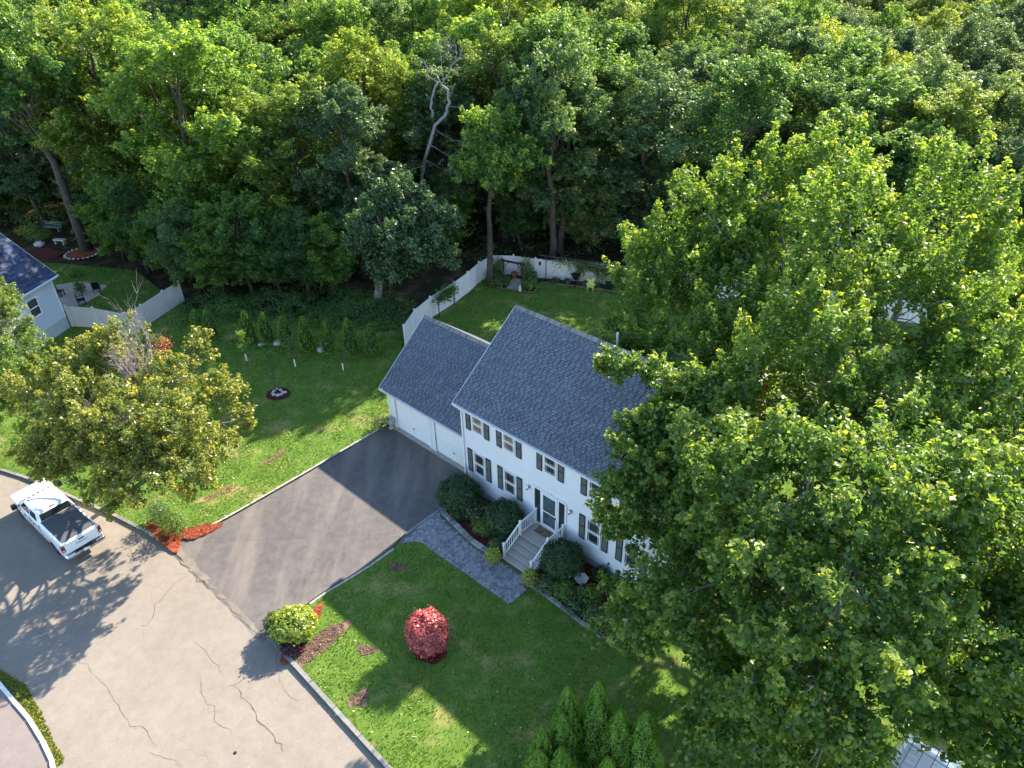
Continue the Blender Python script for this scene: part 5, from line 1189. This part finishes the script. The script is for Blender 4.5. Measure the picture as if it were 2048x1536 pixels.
fence([(-29.55, 51.25), (-28.9, 52.5), (-28.1, 54.9), (-27.4, 56.6)], M['fence_tan'], 'almond vinyl fence running back to the wood, dappled with sun')
# ================================================================== BACK YARD GARDEN
gb_ = sheet('mulch_bed', GP([(979, 574), (1008, 580), (1066, 588), (1085, 567), (1092, 557), (1030, 548), (1000, 548)]), .06, M['soil_dark'] if 'soil_dark' in M else plain('dark_garden_soil', (.03, .022, .018), 1, .4, 4, bump=1, fine=20), skirt=ZG, label='dark garden bed round the arbor')
sheet('mulch_bed', GP([(1092, 557), (1085, 566), (1150, 573), (1260, 588), (1262, 578), (1150, 562)]), .06, bpy.data.materials.get('dark_garden_soil') or M['mulch_dark'], skirt=ZG, label='narrow dark bed along the back fence')
run('timber_edging', GP([(979, 574), (1008, 580), (1066, 588), (1086, 567), (1150, 574), (1262, 589)]), .12, ZG, .14, plain('tan_timber', (.20, .15, .10), .9, .2, 3, tone=.2), 2.4, 'timber', side=1, jit=.005, kind='structure', label='tan timber edging of the back garden bed')
pa = sheet('garden_path', GP([(1010, 580), (1043, 583), (1044, 560), (1027, 556)]), .075, M['concrete'], skirt=ZG, label='short pale slab path under the dark arbor')
def arbor():
    A, B = Vector(G(1008, 571)), Vector(G(1045, 579)); e = empty('garden_arbor', A, 0, 'dark wooden arbor over the garden path', 'arbor'); d = B-A; h = 2.25
    for q in (Vector((0, 0, 0)), d):
        m_ = MB(); m_.box(q.x-.06, q.x+.06, q.y-.06, q.y+.06, 0, h); m_.ob('post', M['darkwood'], e)
    L = d.length; an = math.atan2(d.y, d.x); Mx = Matrix.Rotation(an, 4, 'Z')
    m_ = MB(); m_.box(-.25, L+.25, -.045, .045, h+.002, h+.16, M=Mx); m_.ob('beam', M['darkwood'], e)
    for s0, s1 in ((.06, .5), (L-.06, L-.5)):
        m_ = MB(); m_.tube([Mx @ Vector((s0, 0, h-.5)), Mx @ Vector((s1, 0, h-.01))], .035, 4); m_.ob('brace', M['darkwood'], e)
arbor()
def gp(px, py, r_, h, mat, label, n=700, leaf=.14, seed=1, z=.05, cat='plant'): perennial(0, 0, r_, h, mat, label, n, leaf, seed, cat, loc=G(px, py)[:2]+(z,))
gp(1000, 572, .9, .9, M['oak_leaf'], 'leafy plants left of the garden path', 900, seed=31); gp(1060, 580, .85, 1.0, M['oak_leaf'], 'broad green plant right of the garden path', 1000, seed=32)
gp(998, 552, .6, 1.9, M['elm_leaf'], 'tall yellow-green plant behind the arbor post', 700, seed=33); gp(1052, 560, .6, 2.0, M['elm_leaf'], 'tall yellow-green plant right of the arbor', 800, seed=34)
gp(990, 558, .6, .9, M['green_leaf'], 'round dark shrub by the slim tree trunk', 900, seed=35); gp(1065, 566, .45, 1.1, M['green_leaf'], 'small dark plant near the birdhouse', 500, seed=36)
for i, px in enumerate((1110, 1135, 1170, 1195, 1235)): gp(px, 566+int((px-1100)*.11), .42, .45, M['green_leaf'], ['low plant below the bare vine', 'low plant left of the black planter', 'low plant right of the black planter', 'low plant behind the yellow chair', 'low plant by the maple leaves'][i], 350, seed=40+i)
m_ = MB(); m_.lathe([(0, 0), (.20, 0), (.27, .32), (.30, .33), (.30, .46), (.25, .46), (.24, .35), (0, .34)], 14); c = G(1029, 556); m_.ob('flower_pot', M['terracotta'], loc=(c[0], c[1], .07), label='terracotta pot at the end of the garden path', cat='flower pot')
m_ = MB(); m_.lathe([(0, 0), (.09, 0), (.11, .2), (.09, .34), (.05, .42), (.07, .5), (.03, .58), (0, .6)], 8); c = G(1040, 584); m_.ob('garden_ornament', M['trim'], loc=(c[0], c[1], .07), label='small white ornament at the foot of the arbor', cat='garden ornament')
def trellis():
    pts = [G(1092, 562), G(1155, 571), G(1222, 582)]; e = empty('grape_trellis', pts[0], 0, 'brown pole trellis with vines along the back fence', 'trellis'); o = Vector(pts[0]); h = 2.0
    tw = plain('brown_pole', (.12, .09, .07), .9, .2, 4)
    P_ = [Vector(p)-o for p in pts]; P_.append(P_[-1]+(P_[-1]-P_[0]).normalized()*2.2); bk = Vector((-.25, .95, 0)).normalized()*.9
    for p in P_:
        m_ = MB(); m_.tube([p, p+Vector((0, 0, h))], .045, 6); m_.ob('post', tw, e)
    for off in (Vector((0, 0, 0)), bk):
        m_ = MB(); m_.tube([P_[0]+off+Vector((-.3, 0, h+.04)), P_[-1]+off+Vector((.3, 0, h+.04))], .035, 6); m_.ob('rail', tw, e)
    for p in P_:
        m_ = MB(); m_.tube([p+Vector((0, 0, h+.09)), p+bk+Vector((0, 0, h+.09))], .03, 5); m_.ob('cross_bar', tw, e)
    r = np.random.default_rng(5); A, B = np.array(P_[0]), np.array(P_[-1]); n = 3600; t = r.random(n)**.75*.92+.08; P = A+(B-A)*t[:, None]+np.array(bk)*r.random(n)[:, None]*.9
    P[:, 2] += h+.05-np.abs(r.normal(size=n))*(.28+.5*(np.sin(t*22)+1)/2); keep = (t > .36) | (r.random(n) < .22); P = P[keep]
    link('grape_vine', leaves_mesh('grape_vine', P, np.array([0, -.3, .8])+r.normal(size=P.shape)*.5, .17*(.6+.8*r.random(len(P))), .5+r.normal(size=len(P))*.2, M['oak_leaf']), e)
trellis()
e = empty('grape_trellis', G(886, 626), 0, 'small dark vine trellis by the left side fence', 'trellis'); o = Vector(G(886, 626)); q = [Vector(G(879, 634))-o, Vector(G(909, 609))-o]
for p in q: m_ = MB(); m_.tube([p, p+Vector((0, 0, 1.7))], .04, 6); m_.ob('post', M['darkwood'], e)
m_ = MB(); m_.tube([q[0]+Vector((0, 0, 1.72)), q[1]+Vector((0, 0, 1.72))], .035, 6); m_.ob('rail', M['darkwood'], e)
r = np.random.default_rng(6); n = 900; t = r.random(n)[:, None]; P = np.array(q[0])*(1-t)+np.array(q[1])*t+r.normal(size=(n, 3))*np.array([.3, .3, .22])+np.array([0, 0, 1.55]); link('grape_vine', leaves_mesh('grape_vine', P, np.array([0, 0, 1.])+r.normal(size=P.shape)*.5, .18*(.6+.8*r.random(n)), .6+r.normal(size=n)*.2, M['oak_leaf']), e)
# birdhouse on the fence, planter, chairs
c = G(1080, 556); m_ = MB(); m_.box(-.10, .10, -.09, .09, 1.2, 1.42); m_.add([(-.14, -.13, 1.42), (.14, -.13, 1.42), (.14, .13, 1.42), (-.14, .13, 1.42), (0, -.13, 1.56), (0, .13, 1.56)], [(0,1,4),(3,5,2),(0,4,5,3),(1,2,5,4)]); m_.tube([(0, 0, 0), (0, 0, 1.2)], .03, 6); m_.ob('birdhouse', M['darkwood'], loc=(c[0], c[1], .05), label='small dark birdhouse on a pole before the back fence', cat='birdhouse')
c = G(1151, 573); e = empty('planter_stand', (c[0], c[1], 0), 0, 'black pedestal planter by the back fence', 'planter')
m_ = MB(); m_.lathe([(0, 0), (.2, 0), (.2, .05), (.06, .09), (.05, .62), (.12, .68)], 12); m_.ob('pedestal', M['black'], e); m_ = MB(); m_.lathe([(0, .68), (.22, .70), (.40, 1.1), (.42, 1.12), (.36, 1.12), (0, 1.02)], 14); m_.ob('bowl', M['black'], e)
def butterfly():
    c = G(1181, 578); e = empty('butterfly_chair', (c[0], c[1], 0), R_(-12), 'pale yellow butterfly-shaped garden chair on the back lawn', 'garden chair')
    m_ = MB(); wing = [(-.05, 0), (-.32, -.12), (-.40, .08), (-.18, .22), (-.36, .42), (-.30, .62), (-.05, .45)]
    m_.prism([(x, z+.42) for x, z in wing]+[(-x, z+.42) for x, z in reversed(wing)], -.02, .02, 'y'); m_.ob('back', M['yellow'], e)
    m_ = MB(); m_.rbox(-.28, .28, -.42, -.02, .36, .40, .02); m_.ob('seat', M['yellow'], e)
    for x in (-.24, .24):
        for y in (-.38, -.06): m_ = MB(); m_.box(x-.025, x+.025, y-.02, y+.02, 0, .36); m_.ob('leg', M['yellow'], e)
butterfly()
def chair(c, rz, mat, label, name='garden_chair'):
    e = empty(name, (c[0], c[1], c[2] if len(c) > 2 else 0), rz, label, 'chair')
    m_ = MB(); m_.rbox(-.28, .28, -.28, .28, .38, .46, .02); m_.ob('seat', mat, e)
    m_ = MB(); m_.rbox(-.28, .28, .24, .31, .46, 1.05, .02); m_.ob('backrest', mat, e)
    for x in (-.25, .25):
        m_ = MB(); m_.box(x-.03, x+.03, -.28, .24, .62, .66); m_.box(x-.02, x+.02, -.26, -.22, .46, .62); m_.ob('armrest', mat, e)
        for y in (-.25, .25): m_ = MB(); m_.box(x-.025, x+.025, y-.025, y+.025, 0, .38); m_.ob('leg', mat, e)
    return e
chair(G(1219, 582), R_(150), M['black'], 'dark garden chair beside the maple leaves at the back bed')
# ================================================================== NEIGHBOURING HOUSE
nx, ny = -35.1, 52.6; nrot = math.atan2(-.97, -.24)
nb = empty('neighbour_house', (nx, ny, 0), nrot, 'pale blue-grey sided house at the left frame edge with a dark blue roof', 'house')
# local x runs south along the wall, local y away from it is east (negative y), the house body is on +y... mirrored by sign S
S = -1
NLn, NDp, NE, NR = 11.0, 11.0, 4.45, 9.3
m_ = MB(); siding(m_, .0, NLn, 1.0, NE-.1, 0, 1, .13)
m_.box(.01, NLn, -NDp, -.006, .9, NE-.12, 1)
for i in range(int((NR-1)/.13)):
    a = 1.0+i*.13; t = 0 if a < NE-.2 else (a-NE+.2)/(NR-NE); t = min(t, .99); yw = NDp/2*(1-t)
    m_.add([(-.018, -NDp/2-yw, a), (-.018, -NDp/2+yw, a), (-.002, -NDp/2+yw, a+.13), (-.002, -NDp/2-yw, a+.13)], [(0,1,2,3)], 1)
m_.ob('wall', plain('pale_blue_grey_siding', (.50, .53, .57), .6, .05, 2, bump=.02), nb)
m_ = MB(); m_.box(-.02, NLn, -NDp, .02, -.15, .98); m_.ob('foundation', M['foundation'], nb)
m_ = MB(); m_.box(-.03, .09, -.09, .03, .98, NE-.12); m_.ob('corner_trim', M['trim'], nb)
def nroof(name, y0, z0, y1, z1):
    m_ = MB(); L = math.hypot(y1-y0, z1-z0); sy, sz = (y1-y0)/L, (z1-z0)/L; ny_, nz_ = (-sz, sy) if sy > 0 else (sz, -sy)
    def pt(x, a, h): return (x, y0+sy*a+ny_*h, z0+sz*a+nz_*h)
    m_.add([pt(x, a, h) for h in (-.12, 0) for x, a in ((-.4, 0), (NLn+.3, 0), (NLn+.3, L), (-.4, L))], [(0,3,2,1),(4,5,6,7),(0,1,5,4),(1,2,6,5),(2,3,7,6),(3,0,4,7)])
    sl = m_.ob(name, M['navy_under'], nb); c_ = MB(); n = int(L/.14); rr = random.Random(6)
    for k in range(n):
        x = -.4
        while x < NLn+.3:
            w2 = rr.uniform(.25, .45); b = min(NLn+.3, x+w2); c_.add([pt(x, k*.14, .012), pt(b-.015, k*.14, .012), pt(b-.015, (k+1)*.14, .004), pt(x, (k+1)*.14, .004), pt(x, k*.14, 0), pt(b-.015, k*.14, 0)], [(0,1,2,3),(4,5,1,0)], rr.random()); x = b
    c_.ob('shingle_field', M['navy'], sl)['kind'] = 'stuff'
M['navy'] = plain('dark_blue_shingle', (.045, .060, .10), .92, .12, 1.5, tone=.5, bump=.6, fine=70); M['navy_under'] = plain('navy_underlay', (.02, .025, .04), .95, .2, 1.5)
nroof('roof', .35, NE, -NDp/2, NR); nroof('rear_roof', -NDp-.35, NE, -NDp/2, NR)
m_ = MB(); m_.prism([(.352, NE-.02), (.352, NE-.13), (.44, NE-.13), (.48, NE-.02)], -.4, NLn, 'x'); gt = m_.ob('gutter', M['trim'], nb)
m_ = MB(); m_.box(-.39, NLn, .0, .35, NE-.2, NE-.14); m_.ob('soffit', M['trim'], nb)
m_ = MB()
for s0, z0, s1, z1 in ((.35, NE, -NDp/2, NR), (-NDp-.35, NE, -NDp/2, NR)): m_.add([(-.43, s0, z0-.17), (-.43, s1, z1-.17), (-.43, s1, z1), (-.43, s0, z0), (-.402, s0, z0-.17), (-.402, s1, z1-.17), (-.402, s1, z1), (-.402, s0, z0)], [(0,1,2,3),(4,7,6,5),(0,4,5,1),(2,6,7,3),(0,3,7,4)])
m_.ob('rake_board', M['trim'], nb)
wn = window(0, 0, 1.05, 1.45, grid=False, parent=nb); wn.matrix_local = Matrix.Translation((2.35, .0, 3.0)) @ Matrix.Rotation(math.pi, 4, 'Z')
wn = window(0, 0, 1.05, 1.45, grid=False, parent=nb); wn.matrix_local = Matrix.Translation((6.0, .0, 3.0)) @ Matrix.Rotation(math.pi, 4, 'Z')
# neighbour yard things
chair(G(196, 584), R_(200), M['black'], 'black high-backed chair on the beige patio'); chair(G(165, 608), R_(120), M['black'], 'black chair by the patio edge near the almond fence')
c = G(120, 592); e = empty('patio_table', (c[0], c[1], .02), 0, 'small black table by the neighbouring house wall', 'table'); m_ = MB(); m_.rbox(-.35, .35, -.3, .3, .42, .47, .02); m_.ob('tabletop', M['black'], e)
for x in (-.3, .3):
    for y in (-.25, .25): m_ = MB(); m_.box(x-.03, x+.03, y-.03, y+.03, 0, .42); m_.ob('leg', M['black'], e)
gp(164, 588, .5, 1.3, M['oak_leaf'], 'small round-topped plant on the beige patio', 500, seed=51, cat='plant')
gp(150, 553, .7, .7, M['oak_leaf'], 'green plant beyond the patio', 500, seed=52); gp(80, 480, 1.1, .9, M['elm_leaf'], 'yellow-green clump near the grey stone', 700, seed=53); gp(60, 468, 1.2, 1.0, M['elm_leaf'], 'yellow-green clump behind the neighbouring house', 700, seed=54)
sheet('mulch_bed', blob(*G(92, 507)[:2], 1.7, 1.0, seed=9), .05, M['mulch_dark'], skirt=ZG, label='dark red mulch bed in the neighbouring yard')
def bench(px, py, rz, mat, label, back=False, L=1.3):
    c = G(px, py); e = empty('garden_bench', (c[0], c[1], 0), rz, label, 'bench'); m_ = MB(); m_.rbox(-L/2, L/2, -.22, .22, .42, .50, .02); m_.ob('seat', mat, e)
    for x in (-L*.36, L*.36): m_ = MB(); m_.rbox(x-.06, x+.06, -.18, .18, 0, .418, .02); m_.ob('leg', mat, e)
    if back:
        for z in (.62, .82): m_ = MB(); m_.box(-L/2, L/2, .2, .24, z, z+.12); m_.ob('backrest', mat, e)
        for x in (-L/2+.04, L/2-.04): m_ = MB(); m_.box(x-.03, x+.03, .16, .199, .5, 1.0); m_.ob('upright', mat, e)
bench(122, 488, R_(-15), M['rock_pale'], 'pale stone bench near the leaning tree'); bench(108, 462, R_(-15), plain('weathered_grey_wood', (.22, .23, .25), .8, .15, 4), 'grey wooden bench with a back at the wood edge', True, 2.0)
rock(*G(80, 490)[:2], .5, M['rock_pale'], 'large pale round stone near the stone bench', 91)
# ================================================================== PICKUP TRUCK
TR = R_(140.2); tail = Vector((-22.42, 27.95, ZS))
tk = empty('pickup_truck', tail, TR, 'white crew-cab pickup truck with a dark bed cover parked at the kerb', 'pickup truck')
tk.scale = (1.06, 1, 1)
paint, blk = M['carpaint'], M['black']
# local: +x forward from the tailgate, +y left, z up
LEN, HW = 6.25, 1.01
WB0, WB1, WR = 1.30, 5.28, .43
def arch(cx, r, n=10, z=.42): return [(cx+r*math.cos(a), z+r*math.sin(a)) for a in [math.pi*i/n for i in range(n+1)]]
side = [(.06, .62), (.02, 1.40), (.05, 1.44), (2.45, 1.44), (2.46, 1.36), (4.85, 1.33), (4.95, 1.36), (5.6, 1.33), (6.05, 1.24), (6.20, 1.10), (6.25, .62), (6.15, .50)]
arF = [p for p in arch(WB1, .56)]; arR = arch(WB0, .56)
outline = side + [(WB1+.56, .46)] + arF[1:-1] + [(WB1-.56, .46), (WB0+.56, .46)] + arR[1:-1] + [(WB0-.56, .46), (.12, .5)]
def taper(y, x, z):
    k = 1.0
    if x > 5.4: k -= .10*((x-5.4)/.85)**2
    if z > 1.25: k -= .06*(z-1.25)/.2
    if z < .7: k -= .02
    return y*k
bm = bmesh.new(); ys = [-HW, -HW*.93, HW*.93, HW]
n = len(outline); rows = []
for y in ys:
    row = []
    for x, z in outline:
        zz = z
        if abs(y) < HW*.95 and z > 1.2: zz = z+.045
        row.append(bm.verts.new((x, taper(y, x, z) , zz)))
    rows.append(row)
for a, b in zip(rows[:-1], rows[1:]):
    for i in range(n): bm.faces.new((a[i], a[(i+1) % n], b[(i+1) % n], b[i]))
tri = tessellate_polygon([[Vector((x, z, 0)) for x, z in outline]])
for t in tri: bm.faces.new([rows[0][i] for i in t]); bm.faces.new([rows[-1][i] for i in reversed(t)])
bmesh.ops.recalc_face_normals(bm, faces=bm.faces)
me = bpy.data.meshes.new('body'); bm.to_mesh(me); bm.free(); me.materials.append(paint)
body = link('body', me, tk); bv = body.modifiers.new('bevel', 'BEVEL'); bv.width = .03; bv.segments = 2; bv.limit_method = 'ANGLE'; bv.angle_limit = R_(35)
me.polygons.foreach_set('use_smooth', [True]*len(me.polygons)); me.set_sharp_from_angle(angle=R_(40))
# cab
def loft(secs, close=True):
    m_ = MB(); n = len(secs[0]); vs = [p for s in secs for p in s]; fs = []
    for i in range(len(secs)-1):
        for k in range(n): fs.append((i*n+k, i*n+(k+1) % n, (i+1)*n+(k+1) % n, (i+1)*n+k))
    fs += [tuple(range(n)), tuple(reversed(range((len(secs)-1)*n, len(secs)*n)))]; m_.add(vs, fs, .5); return m_
def ring(x0, x1, y, z, c=.12):
    return [(x0, -y+c, z), (x0+c*.5, -y, z), (x1-c, -y, z), (x1, -y+c*1.4, z), (x1+.05, 0, z), (x1, y-c*1.4, z), (x1-c, y, z), (x0+c*.5, y, z), (x0, y-c, z)]
cab = loft([ring(2.44, 4.98, .93, 1.36), ring(2.52, 4.60, .86, 1.66), ring(2.60, 4.22, .80, 1.90), ring(2.70, 4.08, .73, 1.96), ring(2.90, 3.9, .5, 1.985)])
co = cab.ob('cab', paint, tk, smooth=True); co.data.set_sharp_from_angle(angle=R_(50))
gl = glassmat('tinted_car_glass', (.012, .014, .016), .05)
m_ = MB(); m_.add([(2.425, -.80, 1.42), (2.425, .80, 1.42), (2.545, .74, 1.84), (2.545, -.74, 1.84)], [(0,1,2,3)]); m_.v = [(x-.012, y, z) for x, y, z in m_.v]; m_.ob('rear_window', gl, tk)
m_ = MB(); m_.add([(4.98, -.78, 1.40), (5.04, 0, 1.40), (4.98, .78, 1.40), (4.25, .68, 1.885), (4.30, 0, 1.885), (4.25, -.68, 1.885)], [(0,1,4,5),(1,2,3,4)]); m_.v = [(x+.03, y, z+.01) for x, y, z in m_.v]; m_.ob('windshield', gl, tk)
for s in (-1, 1):
    for (a, b, c_, d_) in (((2.72, 1.42), (3.50, 1.40), (3.46, 1.83), (2.80, 1.83)), ((3.60, 1.40), (4.62, 1.38), (4.15, 1.83), (3.57, 1.83))):
        m_ = MB(); q = []
        for x, z in (a, b, c_, d_):
            yy = .93-(z-1.36)*(.07/.30) if z < 1.66 else .86-(z-1.66)*(.06/.24); q.append((x, s*(yy+.012), z))
        m_.add(q, [(0,1,2,3)]); m_.ob('side_window', gl, tk)
    for x in (2.95, 4.0):
        m_ = MB(); m_.rbox(x, x+.2, min(s*(HW-.005), s*(HW+.03)), max(s*(HW-.005), s*(HW+.03)), 1.08, 1.13, .01); m_.ob('door_handle', blk, tk)
    m_ = MB(); m_.rbox(4.62, 4.80, min(s*1.06, s*1.34), max(s*1.06, s*1.34), 1.32, 1.62, .04); m_.tube([(4.75, s*.90, 1.38), (4.72, s*1.1, 1.42)], .03, 6); m_.ob('mirror', blk, tk)
    m_ = MB(); m_.box(2.435, 2.445, min(s*.90, s*(HW+.003)), max(s*.90, s*(HW+.003)), .62, 1.36); m_.box(3.53, 3.54, min(s*.98, s*(HW+.002)), max(s*.98, s*(HW+.002)), .62, 1.33); m_.box(4.78, 4.79, min(s*.98, s*(HW+.002)), max(s*.98, s*(HW+.002)), .62, 1.33); m_.ob('door_seam', blk, tk)
    m_ = MB(); m_.rbox(1.95, 4.75, min(s*.88, s*1.05), max(s*.88, s*1.05), .42, .48, .02); m_.ob('running_board', blk, tk)
    for cx in (WB0, WB1):
        w_ = empty('wheel', (cx, s*.86, WR)); w_.parent = tk
        m_ = MB(); m_.lathe([(.20, -.14), (.39, -.14), (.43, -.10), (.43, .10), (.39, .14), (.20, .14)], 26); t_ = m_.ob('tyre', M['rubber'], w_, rot=(math.pi/2, 0, 0))
        m_ = MB(); m_.lathe([(0, -.12), (.245, -.12), (.26, -.10), (.26, .10), (.0, .10)], 20)
        for k in range(7):
            a = k*.8976; Mx = Matrix.Rotation(a, 4, 'Z'); m_.box(.03, .24, -.028, .028, .10, .135, M=Mx); m_.box(.03, .24, -.028, .028, -.145, -.12, M=Mx)
        m_.ob('rim', M['chrome'], w_, rot=(math.pi/2, 0, 0))
    m_ = MB(); m_.box(-.015, .12, min(s*.86, s*1.018), max(s*.86, s*1.018), .98, 1.36); m_.ob('tail_light', M['redlens'], tk)
    m_ = MB(); m_.box(-.02, .04, min(s*.90, s*.99), max(s*.90, s*.99), 1.03, 1.11); m_.ob('reverse_lamp', M['trim'], tk)
    m_ = MB(); m_.box(6.02, 6.2, min(s*.62, s*.93), max(s*.62, s*.93), .92, 1.12); m_.ob('headlight', gl, tk)
m_ = MB(); m_.box(WB0-.55, WB0+.55, -.85, .85, .35, .95); m_.box(WB1-.55, WB1+.55, -.85, .85, .35, .95); m_.box(.3, 6.0, -.7, .7, .32, .5); m_.ob('underbody', M['rubber'], tk)
# bed cover, tailgate, bumper
m_ = MB(); m_.rbox(.10, 2.40, -.86, .86, 1.475, 1.502, .01)
for x in (.67, 1.25, 1.83): m_.box(x, x+.012, -.855, .855, 1.50, 1.506)
m_.ob('bed_cover', M['cover'], tk)
m_ = MB(); m_.rbox(-.012, .03, -.83, .83, .80, 1.43, .008); m_.rbox(-.03, .0, -.80, .80, 1.38, 1.44, .01); tg = m_.ob('tailgate', paint, tk)
m_ = MB(); m_.rbox(-.035, -.008, -.14, .14, 1.26, 1.32, .006); m_.ob('tailgate_handle', blk, tg)
cu = bpy.data.curves.new('lettering', 'FONT'); cu.body = 'DENALI'; cu.size = .14; cu.extrude = .004; cu.align_x = 'CENTER'; cu.space_character = 1.35
to = bpy.data.objects.new('lettering', cu); dg = bpy.context.evaluated_depsgraph_get(); COL.objects.link(to); bpy.context.view_layer.update(); tm = bpy.data.meshes.new_from_object(to.evaluated_get(bpy.context.evaluated_depsgraph_get())); bpy.data.objects.remove(to); tm.materials.append(blk)
link('lettering', tm, tg, loc=(-.017, 0, 1.08), rot=(math.pi/2, 0, -math.pi/2))
m_ = MB(); m_.rbox(-.22, .05, -.99, .99, .58, .74, .04); bp = m_.ob('rear_bumper', M['chrome'], tk)
m_ = MB(); m_.rbox(-.20, .04, -.55, .55, .741, .755, .004); m_.ob('step_pad', blk, bp)
m_ = MB(); m_.box(-.232, -.222, -.16, .16, .60, .73); m_.ob('licence_plate', M['trim'], bp)
m_ = MB(); m_.rbox(6.12, 6.33, -.9, .9, .5, .72, .05); m_.ob('front_bumper', M['chrome'], tk)
m_ = MB(); m_.rbox(6.16, 6.26, -.6, .6, .75, 1.12, .03); m_.ob('grille', blk, tk)
for i in range(5):
    m_ = MB(); y = -.5+.25*i; m_.rbox(4.08, 4.16, y-.05, y+.05, 1.955, 1.99, .01); m_.ob('roof_light', blk, tk)
m_ = MB(); m_.rbox(2.62, 2.70, -.16, .16, 1.925, 1.955, .008); m_.ob('brake_light', M['redlens'], tk)
for s in (-1, 1):
    m_ = MB(); m_.box(2.9, 4.0, s*.62-.012, s*.62+.012, 1.955, 1.978); m_.ob('roof_seam', blk, tk)
m_ = MB(); m_.lathe([(0, 0), (.05, .0), (.02, .06), (0, .07)], 8, (3.1, 0)); m_.v = [(x, y, z+1.983) for x, y, z in m_.v]; m_.ob('roof_antenna', paint, tk)
# ================================================================== VAN AT THE LOWER RIGHT
va = math.atan2(15.0-14.3, 14.7-14.0)
vp = Vector((14.2, 14.3, ZS)); vn = empty('van', vp, va, 'white work van under the maple at the bottom right', 'van')
def vring(z, y, x0, x1, c=.25): return [(x0, -y+c, z), (x0+c, -y, z), (x1-c, -y, z), (x1, -y+c*1.6, z), (x1, y-c*1.6, z), (x1-c, y, z), (x0+c, y, z), (x0, y-c, z)]
vb = loft([vring(.35, .98, -2.6, 2.6, .12), vring(1.2, 1.0, -2.6, 2.55, .15), vring(1.85, .93, -2.58, 1.5, .2), vring(2.12, .80, -2.5, 1.2, .22), vring(2.19, .55, -2.3, .9, .2)]); vo = vb.ob('body', paint, vn, smooth=True); vo.data.set_sharp_from_angle(angle=R_(40))
m_ = MB(); m_.add([(2.53, -.85, 1.3), (2.53, .85, 1.3), (1.58, .78, 1.85), (1.58, -.78, 1.85)], [(0,1,2,3)]); m_.ob('windshield', gl, vn)
for s in (-1, 1):
    m_ = MB(); m_.add([(.9, s*.985, 1.3), (1.9, s*.985, 1.3), (1.4, s*.945, 1.8), (.9, s*.945, 1.8)], [(0,1,2,3)]); m_.ob('side_window', gl, vn)
    for cx in (-1.7, 1.7):
        w_ = empty('wheel', (cx, s*.86, .36)); w_.parent = vn; m_ = MB(); m_.lathe([(.0, -.12), (.34, -.12), (.36, -.09), (.36, .09), (.34, .12), (0, .12)], 20); m_.ob('tyre', M['rubber'], w_, rot=(math.pi/2, 0, 0)); m_ = MB(); m_.lathe([(0, -.13), (.22, -.13), (.22, .13), (0, .13)], 14); m_.ob('rim', M['steel'], w_, rot=(math.pi/2, 0, 0))
for x in (-1.9, -.6, .7):
    m_ = MB(); m_.box(x-.03, x+.03, -.85, .85, 2.30, 2.34); m_.box(x-.03, x+.03, -.85, -.80, 2.05, 2.30); m_.box(x-.03, x+.03, .80, .85, 2.05, 2.30); m_.ob('roof_rack_bar', M['steel'], vn)
def ladder(y0, label, x0=-2.6, x1=1.2):
    e = empty('ladder', vp+Vector((0, 0, 2.34)), va, label, 'ladder'); fg = plain('ladder_rail_fibreglass', (.30, .16, .12), .6, .1, 4) if 'ladder_rail_fibreglass' not in bpy.data.materials else bpy.data.materials['ladder_rail_fibreglass']
    for y in (y0-.2, y0+.2): m_ = MB(); m_.box(x0, x1, y-.015, y+.015, .002, .08); m_.ob('rail', fg, e)
    x = x0+.15
    while x < x1: m_ = MB(); m_.box(x-.02, x+.02, y0-.184, y0+.184, .03, .055); m_.ob('rung', M['trim'], e); x += .3
ladder(.35, 'extension ladder on the left side of the van roof'); ladder(-.45, 'extension ladder on the right side of the van roof')
sheet('driveway', [(11.5, 12.0), (16.2, 16.6), (18.0, 14.6), (14, 9)], .01, M['drive'], skirt=ZG, label='dark drive under the maple at the bottom right')
